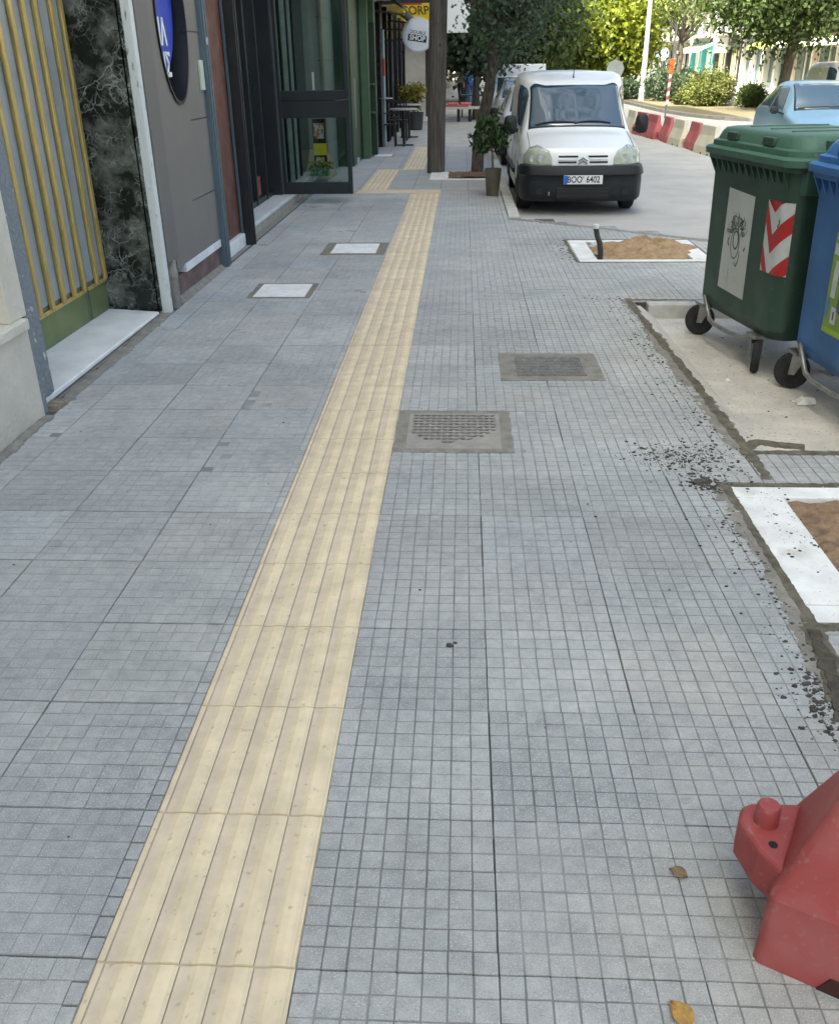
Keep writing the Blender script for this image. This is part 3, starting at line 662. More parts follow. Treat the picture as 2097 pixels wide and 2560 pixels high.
# things behind the door
pst = empty('poster_stand', (-1.50,13.75,.09), label='narrow stand with a colourful poster and a yellow panel behind the glass door', cat='stand')
MB().box(-.10,.10,.01,.03,.0,.80).build('board', M_black, pst)
MB().box(-.085,.075,.0,.009,.52,.74).build('poster', mat('poster', (.35,.06,.03), .5, col2=(.5,.5,.45), scale=16, thr=(.45,.55)), pst)
MB().box(-.10,.10,.0,.009,.28,.45).build('yellow_panel', mat('yellow', (.62,.56,.02), .5, var=.08), pst)
MB().box(-.07,.06,.0,.009,.14,.25).build('poster', mat('poster2', (.30,.25,.06), .5, col2=(.55,.5,.4), scale=22, thr=(.45,.55)), pst)
pl = empty('flower_box', (-1.50,13.55,.09), label='green flower box with small yellow blooms at the foot of the poster stand', cat='planter')
MB().box(-.13,.15,-.08,.08,0,.12).build('box', mat('box_green', (.03,.14,.06), .5, col2=(.3,.4,.3), scale=28, thr=(.5,.6)), pl, bevel=.01)
fl = MB(); rs = random.Random(2)
for i in range(320):
    x, y, z = rs.uniform(-.15,.22), rs.uniform(-.09,.09), rs.uniform(.10,.20); s = .018
    a, b = Vector((rs.gauss(0,1),rs.gauss(0,1),rs.gauss(0,1))).normalized()*s, Vector((rs.gauss(0,1),rs.gauss(0,1),rs.gauss(0,1))).normalized()*s
    c = Vector((x,y,z)); fl.add([c-a,c-b,c+a,c+b],[(0,1,2,3)], 1 if rs.random() < .35 else 0)
fl.build('plants', [mat('leafg', (.05,.11,.03), .6), mat('bloom', (.5,.45,.05), .6)], pl, fix=False)
# 6. steel post with papers
p6 = empty('steel_post', (-1.27,16.5,0), label='grey steel post with a stuck-on white paper, in front of the green shopfront', cat='post')
MB().lathe([(.10,-.01),(.10,.09),(.045,.10),(.045,2.3)], 16).build('post', mat('grey_paint', (.34,.36,.37), .5, .3), p6, smooth=True)
MB().box(-.06,.055,-.052,-.046,.60,1.42).build('paper', mat('paper_white', (.75,.76,.75), .7, var=.12, scale=9), p6)
MB().box(-.062,.06,-.05,.05,2.28,2.31).build('cap', M_bluegrey, p6)
# 7. green shopfront
b7 = empty('green_shop', (-1.2,17.3,0), label='dark green painted shopfront beyond the glass door', cat='building')
M_dgreen = mat('dark_green_paint', (.008,.035,.015), .45, var=.15); M_mgreen = mat('mid_green_paint', (.055,.115,.06), .5, var=.1)
P1(MB().box(-9,-1.22,15.92,18.28,-.2,18), 'wall', M_dgreen, b7)
P1(MB().box(-1.30,-1.06,17.46,17.66,.02,2.7), 'pilaster', M_dgreen, b7, bevel=.006)
P1(MB().box(-1.20,-1.055,17.42,17.46,.02,2.7), 'pilaster_edge', M_mgreen, b7)
P1(MB().box(-1.22,-.98,18.05,18.25,.02,2.35), 'pilaster', M_dgreen, b7, bevel=.006)
P1(MB().box(-1.22,-.98,18.0,18.28,2.352,2.72), 'fascia', M_mgreen, b7, bevel=.006)
P1(MB().box(-1.22,-1.0,17.9,18.2,.78,.81).box(-1.22,-1.0,17.9,18.2,1.28,1.31), 'rail', M_mgreen, b7)
P1(MB().box(-1.25,-.70,17.0,18.5,2.73,3.3), 'canopy', mat('pale_canopy', (.5,.47,.42), .7), b7)
# 8. black shopfront with awning and round sign
b8 = empty('black_shop', (-1.15,22,0), label='black panelled cafe shopfront with a rolled dark awning', cat='building')
M_bl2 = mat('black_panel', (.012,.013,.015), .22, var=.2)
P1(MB().box(-9,-1.15,18.28,30.9,-.2,16.8), 'wall', M_bl2, b8)
for y in (18.5,20.2,21.8,23.5,25.2,27.0,28.6): P1(MB().box(-1.15,-1.02,y,y+.25,0,2.8), 'pilaster', M_bl2, b8, bevel=.005)
for y in (18.47,20.17,23.47): P1(MB().box(-1.05,-1.015,y-.02,y,0,2.8), 'edge_trim', mat('edge_grey', (.16,.16,.17), .4, .5), b8)
P1(MB().box(-1.15,-.98,18.4,18.6,2.72,3.2), 'fascia', mat('pale_fascia', (.42,.40,.36), .6), b8)
aw = []
for yy in (18.9, 23.5): aw.append([(-1.15,yy,2.95),(-.95,yy,2.98),(-.72,yy,2.86),(-.50,yy,2.68),(-.40,yy,2.56),(-.44,yy,2.48),(-.55,yy,2.50)])
P1(MB().grid(aw), 'awning', mat('awning_grey', (.055,.06,.065), .8, var=.2, scale=5), b8, solid=.02, smooth=True)
P1(MB().tube([(-1.15,19.0,2.60),(-.5,19.0,2.52)], .02, 8).tube([(-1.15,23.3,2.6),(-.5,23.3,2.52)], .02, 8), 'awning_arm', M_black, b8)
rsn = empty('round_sign', (-.265,20.6,2.20), label='round white projecting sign with SHOP in a black band', cat='sign')
MB().lathe([(.29,-.05),(.335,-.045),(.34,-.02),(.34,.02),(.335,.045),(.29,.05)], 40, (0,0,0), 'y').build('box', mat('sign_rim', (.50,.51,.53), .4), rsn, smooth=True)
MB().lathe([(.305,-.056),(.305,-.049)], 40, (0,0,0), 'y').build('face', mat('sign_face', (.60,.64,.68), .35, var=.03), rsn)
a_ = R(-8); xd = (math.cos(a_),0,math.sin(a_)); zd = (-math.sin(a_),0,math.cos(a_))
pan = [( -.20,-.13),(.20,-.13),(.20,.0),(-.20,.0)]
MB().hull([(x*xd[0]+z*zd[0],-.057,x*xd[2]+z*zd[2]) for x, z in pan],[(x*xd[0]+z*zd[0],-.0605,x*xd[2]+z*zd[2]) for x, z in pan]).build('band', M_black, rsn)
text('lettering', 'SHOP', .135, mat('sign_wh', (.62,.65,.68), .5), rsn, (-.065*zd[0],-.0625,-.065*zd[2]), xd, zd, .001, bold=.004)
text('lettering', 'DOUBLE', .088, M_black, rsn, (.045*zd[0],-.058,.045*zd[2]), xd, zd, .001, bold=.001)
MB().tube([(-.88,0,.12),(-.30,0,.10)], .018, 8).tube([(-.88,0,-.10),(-.30,0,-.08)], .018, 8).build('bracket', M_black, rsn)
pp = empty('slim_post', (-1.0,20.35,0), label='slim pale post with an orange-red band against the black shopfront', cat='post')
MB().tube([(0,0,0),(0,0,2.3)], .03, 10).build('post', mat('pale_blue_grey', (.33,.42,.43), .5), pp, smooth=True)
MB().tube([(0,0,1.42),(0,0,1.75)], .036, 10).build('band', mat('orange_red', (.35,.07,.03), .5), pp, smooth=True)
MB().lathe([(.18,-.012),(.18,.012)], 16, (0,0,.98)).build('shelf', mat('steel3', (.35,.35,.36), .4, .5), pp)
# 9. cream house further on
b9 = empty('pale_marble_house', (-.9,31.2,0), label='house with a pale marble end wall beyond the cafe tables', cat='building')
P1(MB().box(-9,-.52,31.0,60,-.2,14.5).box(-9,-.50,30.95,31.0,.0,2.25), 'wall', mat('veined_marble', (.45,.42,.35), .5, col2=(.60,.57,.50), scale=1.6, thr=(.3,.7), stretch=(1.5,1,2.2)), b9)
P1(MB().box(-2,-.40,30.8,30.95,-.05,.12), 'step', M_white, b9)
P1(MB().box(-.52,-.30,31.1,31.5,0,2.6), 'door_frame', mat('dark_bronze', (.05,.045,.035), .5), b9)
P1(MB().box(-1.6,-.3,30.7,30.95,2.26,2.55), 'white_board', mat('white_board2', (.7,.7,.68), .5), b9)
ys = empty('shop_sign', (-.72,30.6,3.38), label='large yellow shop sign with a red square and dark letters', cat='sign')
MB().box(-.7,.60,-.06,.06,-1.0,1.1).build('panel', mat('sign_yellow', (.75,.55,.015), .4, var=.06), ys, bevel=.01)
MB().box(-.5,.14,-.068,-.061,-.08,.85).build('emblem', mat('sign_red', (.42,.03,.02), .4, var=.2, scale=4), ys)
MB().tube([(-.05,-.075,.0),(.02,-.075,.12),(.01,-.075,.4)], .025, 6).build('emblem_stroke', mat('pinkish', (.7,.3,.3), .5), ys)
text('lettering', 'CORP', .33, mat('brown_letters', (.10,.05,.01), .5), ys, (-.06,-.068,-.24), (1,0,0), (0,0,1), .003, shear=-.15, bold=.006)

# ------------------------------------------------------------------ vehicles
M_vwhite = mat('van_white', (.72,.74,.74), .28, var=.03, scale=2, coat=.4)
M_wglass = glass('car_glass', (.025,.06,.095), .10, 2.2)  # blue base puts the reflected sky into the glass colour
M_seal = mat('rubber_seal', (.012,.013,.014), .5)
M_bump = mat('bumper_plastic', (.010,.012,.014), .45, spec=.35, var=.2, scale=6, bump=.08, bscale=200)
M_dark = mat('dark_recess', (.006,.006,.007), .6)
M_tyre = mat('tyre', (.022,.022,.023), .85, var=.3, scale=20)
M_rim = mat('rim', (.25,.26,.27), .35, .7)
M_chrome = mat('chrome', (.55,.56,.57), .18, 1)
M_lens = mat('lamp_lens', (.36,.40,.33), .12, var=.18, scale=9, coat=.8)
M_lensin = mat('lamp_reflector', (.55,.58,.55), .2, .6, var=.3, scale=18)

def wheel(parent, x, y, r, wd=.17):
    s = 1 if x > 0 else -1
    t = MB().lathe([(r*.62,-wd/2),(r*.93,-wd/2),(r,-wd*.36),(r,wd*.36),(r*.93,wd/2),(r*.62,wd/2)], 32, (x,y,r), 'x')
    wo = t.build('wheel', M_tyre, parent, smooth=True)
    MB().lathe([(r*.60,wd*.30*s),(r*.60,wd*.42*s),(r*.2,wd*.36*s),(r*.12,wd*.46*s)], 24, (x,y,r), 'x').build('rim', M_rim, wo, smooth=True)
def arch(L, parent, x, y, r):   # black wheel housing set into the flank
    s = 1 if x > 0 else -1
    m = MB(); N = 20
    A = [(x, y+r*math.cos(PI*i/N), r*.82+r*math.sin(PI*i/N)) for i in range(N+1)]+[(x,y-r,.2),(x,y+r,.2)][:2]
    m.hull([(x-.14*s, p[1], p[2]) for p in A], [(x+.012*s, p[1], p[2]) for p in A]); m.build('wheel_arch', M_dark, parent)

VAN = Loft([
 [(0,.06,.60),(.40,.075,.60),(.68,.15,.60),(.80,.30,.60),(.83,.50,.58),(.84,.58,.40),(.84,.62,.24)],
 [(0,.085,.84),(.40,.10,.84),(.66,.18,.845),(.79,.33,.80),(.84,.52,.68),(.845,.62,.42),(.84,.64,.24)],
 [(0,.20,.905),(.40,.22,.90),(.68,.32,.885),(.80,.46,.84),(.85,.62,.69),(.855,.72,.42),(.845,.74,.24)],
 [(0,.55,1.005),(.40,.57,.995),(.69,.63,.96),(.81,.70,.88),(.857,.78,.69),(.86,.84,.42),(.845,.84,.24)],
 [(0,.90,1.095),(.42,.94,1.085),(.70,1.05,1.05),(.81,1.08,.95),(.86,1.12,.69),(.86,1.14,.42),(.845,1.14,.24)],
 [(0,1.24,1.35),(.41,1.28,1.345),(.665,1.38,1.32),(.80,1.34,.98),(.86,1.36,.69),(.86,1.36,.42),(.845,1.36,.24)],
 [(0,1.60,1.62),(.40,1.63,1.615),(.65,1.71,1.59),(.795,1.62,1.00),(.86,1.62,.69),(.86,1.62,.42),(.845,1.62,.24)],
 [(0,1.86,1.725),(.44,1.87,1.717),(.72,1.93,1.675),(.815,1.95,1.03),(.86,1.95,.69),(.86,1.95,.42),(.845,1.95,.24)],
 [(0,2.3,1.80),(.50,2.3,1.79),(.785,2.3,1.70),(.825,2.3,1.05),(.86,2.3,.69),(.86,2.3,.42),(.845,2.3,.24)],
 [(0,3.1,1.82),(.50,3.1,1.81),(.79,3.1,1.715),(.825,3.1,1.05),(.86,3.1,.69),(.86,3.1,.42),(.845,3.1,.24)],
 [(0,4.0,1.80),(.44,4.0,1.785),(.72,4.0,1.67),(.82,4.0,1.05),(.855,4.0,.69),(.855,4.0,.42),(.84,4.0,.24)],
 [(0,4.08,1.6),(.44,4.08,1.58),(.66,4.07,1.45),(.78,4.06,1.03),(.83,4.05,.69),(.83,4.05,.42),(.82,4.05,.26)]])
def nose_y(L, x, z):           # depth of the front skin at (x, z), searched on the shell
    if not hasattr(L, 'cache'):
        L.kj = [(k, j) for k in lin(0, 2.2, 88) for j in lin(0, 3.6, 72)]; L.cache = np.array([L.at(k, j) for k, j in L.kj])
    d = (L.cache[:,0]-abs(x))**2+(L.cache[:,2]-z)**2; i = int(d.argmin())
    return (d[i], float(L.cache[i,1]))+L.kj[i]
def front_patch(L, poly, off, n=6):     # polygon given in (x,z), laid on the front skin
    bm = bmesh.new(); vs = [bm.verts.new((p[0], 0, p[1])) for p in poly]; bm.faces.new(vs)
    for _ in range(3 if n > 4 else 2):
        bmesh.ops.triangulate(bm, faces=bm.faces); bmesh.ops.subdivide_edges(bm, edges=bm.edges, cuts=1)
        if len(bm.verts) > 140: break
    bmesh.ops.triangulate(bm, faces=bm.faces)
    for v in bm.verts:
        b = nose_y(L, v.co.x, v.co.z); nn = L.nrm(b[2], b[3] if v.co.x >= 0 else -b[3])
        v.co = Vector((v.co.x, b[1], v.co.z))+Vector(nn)*off
    vs = [tuple(v.co) for v in bm.verts]; bm.verts.index_update(); fs = [tuple(v.index for v in f.verts) for f in bm.faces]; bm.free()
    m = MB(); m.add(vs, fs); return m
def side_window(L, j0, j1, k0, k1, slope, parent, name, mt, off=.006, frame=None):
    for s in (1, -1):
        js = lin(j0, j1, 8)
        def fk(j):
            t = (abs(j)-j0)/(j1-j0); return (k0+slope[0]*t, k1+slope[1]*t)
        P = L.patch(fk, [s*j for j in js], 10, off); w_ = MB().grid(P).build(name, mt, parent, smooth=True, solid=.004)
def bar_h(L, pts, rad, off):
    m = MB(); q = []
    for x, z in pts:
        b = nose_y(L, x, z); q.append((x, b[1]-off, z))
    return m.tube(q, rad, 8)
def chevrons(L, parent, x0, z0, s, mt, name='emblem'):
    y = nose_y(L, x0, z0)[1]-.012
    for k in (0, -.55):
        m = MB(); h = s; t = s*.30
        A = [(x0-s, y, z0+k*s-.0), (x0, y, z0+k*s+h*.62), (x0+s, y, z0+k*s), (x0+s, y, z0+k*s-t), (x0, y, z0+k*s+h*.62-t*1.5), (x0-s, y, z0+k*s-t)]
        vs = A+[(p[0], p[1]+.01, p[2]) for p in A]
        m.add(vs, [(0,1,4,5),(1,2,3,4),(6,11,10,7),(7,10,9,8),(0,6,7,1),(1,7,8,2),(2,8,9,3),(3,9,10,4),(4,10,11,5),(5,11,6,0)])
        m.build(name, mt, parent)
def make_van(loc, scale, rz=0):
    t = empty('delivery_van', (0,0,0), 0, 'white delivery van with dark bumper parked at the kerb facing the camera', 'van'); L = VAN
    MB().grid(L.shell(6, 5)).build('body', M_vwhite, t, smooth=True)
    MB().box(-.80,.80,.35,4.0,.20,.3).build('underbody', M_dark, t)
    # windscreen: black border then glass
    fr = MB().grid(L.patch(lambda j: (4.04,6.06), lin(-2.0,2.0,28), 14, .004)).build('windscreen', M_seal, t, smooth=True, solid=.004)
    MB().grid(L.patch(lambda j: (4.12-.02*abs(j),6.0-.03*abs(j)**2), lin(-1.92,1.92,28), 14, .009)).build('glass', M_wglass, fr, smooth=True, solid=.004)
    side_window(L, 2.12, 2.93, 5.72, 7.5, (-1.0,-.1), t, 'side_window', M_wglass)
    # bonnet shut lines, door lines
    for s in (1, -1):
        q = [L.at(k, s*j)+L.nrm(k, s*j)*.001 for k, j in ((1.35,2.25),(2.0,2.2),(3,2.15),(3.9,2.08))]; MB().tube(q, .004, 6).build('bonnet_seam', M_dark, t)
        q = [L.at(k, s*j)+L.nrm(k, s*j)*.001 for k, j in ((7.7,2.1),(7.72,3),(7.72,4),(7.72,5))]; MB().tube(q, .005, 6).build('door_seam', M_dark, t)
        q = [L.at(k, s*j)+L.nrm(k, s*j)*.001 for k, j in ((4.6,3.2),(4.6,4),(4.5,5))]; MB().tube(q, .005, 6).build('door_seam', M_dark, t)
        q = [L.at(k, s*4.75)+L.nrm(k, s*4.75)*.012 for k in (4.8,6,8,9.5)]; MB().tube(q, [.035]*4, 8).build('rub_strip', M_bump, t, smooth=True)
    # headlights
    for s in (1, -1):
        poly = [(s*.415,.655),(s*.425,.76),(s*.47,.845),(s*.62,.90),(s*.73,.865),(s*.79,.78),(s*.795,.66),(s*.6,.65)]
        if s < 0: poly = poly[::-1]
        h = front_patch(L, poly, .012).build('headlight', M_lens, t, smooth=True, solid=.012)
        for cx, cz, r in ((.57,.745,.055),(.685,.735,.045)):
            b = nose_y(L, cx, cz); n_ = L.nrm(b[2], s*b[3]); 
            MB().lathe([(r*.3,-.002),(r,-.004),(r,.004),(r*.2,.008)], 16, (s*cx, b[1]+n_[1]*.014, cz), 'y').build('lamp', M_lensin, h, smooth=True)
    # upper grille: two slim slots and the chevrons
    for z in (.773, .70): bar_h(L, [(-.335,z+.0),(-.2,z),(-.07 if z > .75 else -.09,z)], .012, .002).build('grille_slot', M_dark, t); bar_h(L, [(.335,z),(.2,z),(.07 if z > .75 else .09,z)], .012, .002).build('grille_slot', M_dark, t)
    bar_h(L, [(-.34,.735),(-.2,.737),(-.09,.737)], .009, .004).build('grille_bar', M_vwhite, t); bar_h(L, [(.34,.735),(.2,.737),(.09,.737)], .009, .004).build('grille_bar', M_vwhite, t)
    chevrons(L, t, 0, .725, .065, M_chrome)
    # bumper: one moulded shell round the corner, lower intake, plate
    def plan(u):        # u -1..1 along the outline
        a = abs(u); s = 1 if u >= 0 else -1
        if a < .62: x = .72*a/.62; y = -.03+.06*(x/.72)**3
        else:
            f = (a-.62)/.38; ang = f*PI/2; x = .72+.112*math.sin(min(1, f*1.6)*PI/2); y = .03+.50*f**1.35
        return s*x, y
    prof = [(.655,.035),(.65,.0),(.60,-.02),(.55,-.03),(.535,-.012),(.52,-.005),(.44,-.008),(.30,-.006),(.24,.0),(.205,.03),(.20,.09)]
    P = []
    for z, off in prof:
        row = []
        for i in range(61):
            u = -1+2*i/60; x, y = plan(u); x2, y2 = plan(u+.001 if u < 1 else u-.001); tx, ty = (x2-x, y2-y) if u < 1 else (x-x2, y-y2); l = math.hypot(tx, ty); nx, ny = ty/l, -tx/l
            row.append((x+nx*-off, y+ny*-off if ny < 0 else y-ny*off, z-(0.02 if abs(u) > .9 else 0)))
        P.append(row)
    bp = MB().grid(P).build('bumper', M_bump, t, smooth=True, solid=-.01)
    MB().box(-.36,.36,-.055,.0,.235,.385).build('intake', M_dark, bp, bevel=.01)
    MB().box(-.36,.36,-.062,-.05,.315,.33).build('intake_bar', M_bump, bp, bevel=.004); MB().box(-.36,.36,-.062,-.05,.265,.275).build('intake_bar', M_bump, bp, bevel=.003)
    for s in (1, -1): MB().lathe([(.05,0),(.05,.02)], 18, (s*.58,-.035,.33), 'y').build('fog_light_blank', M_dark, bp)
    MB().tube([(-.455,-.05,.29),(-.462,-.055,.30),(-.455,-.05,.325)], .012, 8).build('tow_cap', M_chrome, bp, smooth=True)
    pl = MB().box(-.265,.265,-.085,-.074,.43,.545).build('number_plate', mat('plate_white', (.66,.67,.64), .35, var=.03), bp, bevel=.003)
    MB().box(-.262,-.215,-.088,-.085,.433,.542).build('blue_band', mat('plate_blue', (.02,.10,.5), .35), pl)
    ML = mat('plate_black', (.02,.02,.025), .4)
    text('lettering', 'BOO', .118, ML, pl, (-.115,-.087,.4875), (1,0,0), (0,0,1), .0008, bold=.002, squeeze=.80)
    text('lettering', '6402', .118, ML, pl, (.135,-.087,.4875), (1,0,0), (0,0,1), .0008, bold=.002, squeeze=.80)
    for z in (.508, .522): MB().box(-.012,.012,-.0875,-.085,z,z+.007).build('stamp', ML, pl)
    # wipers, antenna, mirrors
    for (j0, k0, j1, k1) in ((-1.55,4.16,-.05,4.2),(-.15,4.16,1.15,4.22)):
        q = [L.at(k0+(k1-k0)*i/6+.10*math.sin(PI*i/6), j0+(j1-j0)*i/6)+L.nrm(k0, j0+(j1-j0)*i/6)*.02 for i in range(7)]
        MB().tube(q, .011, 6).build('wiper', M_dark, t)
    a = L.at(7.0, 0); MB().tube([a, a+np.array((0,.02,.03)), a+np.array((.035,.20,.22))], [.014,.007,.002], 8).build('antenna', M_dark, t)
    for s in (1, -1):
        m = MB(); c = (s*.955, 1.18, 1.12)
        P = []
        for i in range(9):
            f = i/8; sc = (1-abs(2*f-1)**3.2)**.5*.98+.02
            P.append([(c[0]+.095*sc*math.copysign(abs(math.cos(a_))**.6, math.cos(a_)), c[1]+.10*(f-.5), c[2]+.13*sc*math.copysign(abs(math.sin(a_))**.6, math.sin(a_))) for a_ in [2*PI*j/20 for j in range(20)]])
        m.grid(P, close=True); mo = m.build('mirror', M_bump, t, smooth=True)
        MB().tube([(s*.84,1.20,1.04),(s*.93,1.19,1.07)], .03, 8).build('mirror_arm', M_bump, mo, smooth=True)
    for x in (-.745, .745):
        for y in (.80, 3.42): wheel(t, x, y, .30, .18)
        arch(L, t, .848*(1 if x > 0 else -1), .80, .37); arch(L, t, .850*(1 if x > 0 else -1), 3.42, .37)
    t.location = loc; t.scale = (scale,)*3; t.rotation_euler = (0,0,rz); return t
make_van((2.195,10.62,ROAD_Z), .895, R(0))

CAR = Loft([
 [(0,0,.55),(.40,.03,.55),(.62,.12,.55),(.74,.27,.54),(.78,.45,.50),(.79,.52,.38),(.78,.56,.22)],
 [(0,.07,.74),(.40,.09,.74),(.60,.19,.75),(.74,.35,.74),(.80,.52,.60),(.81,.60,.40),(.80,.62,.22)],
 [(0,.30,.87),(.40,.33,.86),(.62,.42,.845),(.76,.56,.80),(.82,.70,.62),(.825,.76,.42),(.80,.76,.20)],
 [(0,.95,1.01),(.41,.98,1.0),(.65,1.08,.975),(.785,1.10,.90),(.83,1.12,.64),(.83,1.12,.42),(.81,1.12,.20)],
 [(0,1.3,1.24),(.39,1.33,1.235),(.60,1.42,1.21),(.775,1.36,.93),(.83,1.36,.64),(.83,1.36,.42),(.81,1.36,.2)],
 [(0,1.7,1.445),(.36,1.72,1.435),(.55,1.80,1.405),(.77,1.66,.95),(.83,1.66,.64),(.83,1.66,.42),(.81,1.66,.2)],
 [(0,2.3,1.51),(.37,2.3,1.50),(.575,2.3,1.44),(.775,2.3,.96),(.83,2.3,.64),(.83,2.3,.42),(.81,2.3,.2)],
 [(0,3.1,1.43),(.35,3.1,1.42),(.54,3.05,1.36),(.765,3.05,.97),(.825,3.05,.64),(.825,3.05,.42),(.80,3.05,.2)],
 [(0,3.62,1.08),(.36,3.62,1.07),(.60,3.58,1.04),(.75,3.55,.95),(.81,3.5,.64),(.81,3.5,.42),(.79,3.5,.2)],
 [(0,3.82,.70),(.36,3.80,.70),(.60,3.74,.70),(.72,3.66,.68),(.77,3.6,.60),(.77,3.6,.42),(.75,3.6,.22)]])
def make_car(loc, scale, rz, paint, label, detail=True, chev=False, group=None):
    t = empty('parked_car', (0,0,0), 0, label, 'car', group); L = CAR
    MB().grid(L.shell(5, 4)).build('body', paint, t, smooth=True)
    MB().box(-.74,.74,.35,3.5,.16,.3).build('underbody', M_dark, t)
    fr = MB().grid(L.patch(lambda j: (3.05,5.05), lin(-1.93,1.93,24), 12, .004)).build('windscreen', M_seal, t, smooth=True, solid=.004)
    MB().grid(L.patch(lambda j: (3.12,5.0-.03*abs(j)), lin(-1.86,1.86,24), 12, .009)).build('glass', M_wglass, fr, smooth=True, solid=.004)
    side_window(L, 2.1, 2.92, 5.1, 6.1, (-.75,.0), t, 'side_window', M_wglass); side_window(L, 2.1, 2.92, 6.17, 7.35, (.0,.2), t, 'side_window', M_wglass)
    for s in (1, -1):
        poly = [(s*.42,.60),(s*.50,.72),(s*.66,.81),(s*.75,.79),(s*.77,.66),(s*.66,.595)]
        if s < 0: poly = poly[::-1]
        h = front_patch(L, poly, .012, 4).build('headlight', M_lens, t, smooth=True, solid=.01)
    MB().box(-.5,.5,.0,.10,.27,.40).build('intake', M_dark, t, bevel=.02)
    if detail:
        for s in (1, -1):
            q = [L.at(k, s*j)+L.nrm(k, s*j)*.001 for k, j in ((6.1,2.05),(6.13,3),(6.13,4),(6.1,5.4))]; MB().tube(q, .005, 6).build('door_seam', M_dark, t)
            q = [L.at(k, s*j)+L.nrm(k, s*j)*.001 for k, j in ((3.6,3.1),(3.6,4),(3.6,5.4))]; MB().tube(q, .005, 6).build('door_seam', M_dark, t)
            P = []; c = (s*.96, 1.28, 1.0)
            for i in range(7):
                f = i/6; sc = (1-abs(2*f-1)**3)**.5*.97+.03
                P.append([(c[0]+.085*sc*math.cos(a_), c[1]+.09*(f-.5), c[2]+.07*sc*math.sin(a_)) for a_ in [2*PI*j/14 for j in range(14)]])
            MB().grid(P, close=True).tube([(s*.78,1.3,.93),(s*.92,1.28,.98)], .02, 6).build('mirror', M_seal, t, smooth=True)
        for z in (.69, .64): bar_h(L, [(-.33,z),(-.2,z),(-.08,z)], .009, .003).build('grille_bar', M_dark, t); bar_h(L, [(.33,z),(.2,z),(.08,z)], .009, .003).build('grille_bar', M_dark, t)
        if chev: chevrons(L, t, 0, .66, .07, M_chrome)
        for (j0, k0, j1, k1) in ((-1.6,3.16,0,3.2),(-.1,3.16,1.3,3.22)):
            q = [L.at(k0+(k1-k0)*i/6, j0+(j1-j0)*i/6)+L.nrm(k0, j0+(j1-j0)*i/6)*.02 for i in range(7)]; MB().tube(q, .010, 6).build('wiper', M_dark, t)
    for x in (-.72, .72):
        for y in (.72, 3.12): wheel(t, x, y, .29, .16); arch(L, t, .826*(1 if x > 0 else -1), y, .345)
    t.location = loc; t.scale = (scale,)*3; t.rotation_euler = (0,0,rz); return t
M_blue = mat('pale_blue_paint', (.20,.35,.47), .3, .35, var=.03, coat=.5)
M_wpaint = mat('white_paint', (.62,.64,.64), .3, var=.03, coat=.4)
M_silver = mat('silver_paint', (.42,.46,.48), .3, .5, var=.03, coat=.4)
make_car((7.52,16.5,ROAD_Z-.10), .98, R(-3), M_blue, 'pale blue hatchback standing in the road beyond the green bin', True, True)
make_car((2.2,16.6,ROAD_Z), .92, 0, M_wpaint, 'white hatchback parked behind the white van, beside the leaning tree', True)
make_car((2.35,24.5,ROAD_Z), .92, 0, M_silver, 'silver hatchback farther along the kerb, seen left of the leaning tree trunk', False)
cb = empty('concrete_block', (12.7,41.8,ROAD_Z), 0, 'low pale concrete block beside the small dark green shrub on the median', 'block')
MB().box(-.75,.75,-.3,.3,.08,.50).build('block', M_kerb, cb, bevel=.03)
MB().box(-.82,.82,-.36,.36,.50,.58).build('slab', M_kerb, cb, bevel=.02)
# white box lorry and far white van
def make_lorry(loc):
    t = empty('box_lorry', (0,0,0), 0, 'white box lorry parked beyond the van roof', 'lorry')
    MB().box(-.95,.95,1.7,5.6,.6,2.35).build('cargo_box', M_wpaint, t, bevel=.03)
    MB().hull([(-.85,0,.4),(-.85,1.6,.4),(-.85,1.6,1.9),(-.85,.55,1.9),(-.85,.05,1.15)],[(.85,0,.4),(.85,1.6,.4),(.85,1.6,1.9),(.85,.55,1.9),(.85,.05,1.15)]).build('cab', M_wpaint, t, bevel=.04)
    MB().hull([(-.74,.10,1.18),(.74,.10,1.18),(.70,.52,1.80),(-.70,.52,1.80)],[(-.74,.06,1.20),(.74,.06,1.20),(.70,.48,1.82),(-.70,.48,1.82)]).build('windscreen', M_wglass, t)
    MB().box(-.8,.8,1.6,5.5,.4,.6).build('chassis', M_dark, t)
    for x in (-.75,.75):
        for y in (.8,4.6): wheel(t, x, y, .38, .2)
    t.location = loc; t.scale = (1,1,.74); return t
make_lorry((2.55,31,ROAD_Z))
vb = empty('white_minibus', (0,0,0), 0, 'white van seen over the roof of the pale blue car', 'van')
MB().grid(VAN.shell(4, 3)).build('body', M_wpaint, vb, smooth=True)
fr = MB().grid(VAN.patch(lambda j: (4.04,6.06), lin(-1.93,1.93,20), 10, .004)).build('windscreen', M_seal, vb, smooth=True, solid=.004)
MB().grid(VAN.patch(lambda j: (4.15,5.95), lin(-1.8,1.8,20), 10, .009)).build('glass', M_wglass, fr, smooth=True, solid=.004)
side_window(VAN, 2.12, 2.93, 5.72, 7.5, (-1.0,-.1), vb, 'side_window', M_wglass)
for x in (-.745,.745):
    for y in (.8,3.42): wheel(vb, x, y, .30, .18)
vb.location = (14.5,32.5,ROAD_Z); vb.scale = (1.1,1.1,.93)

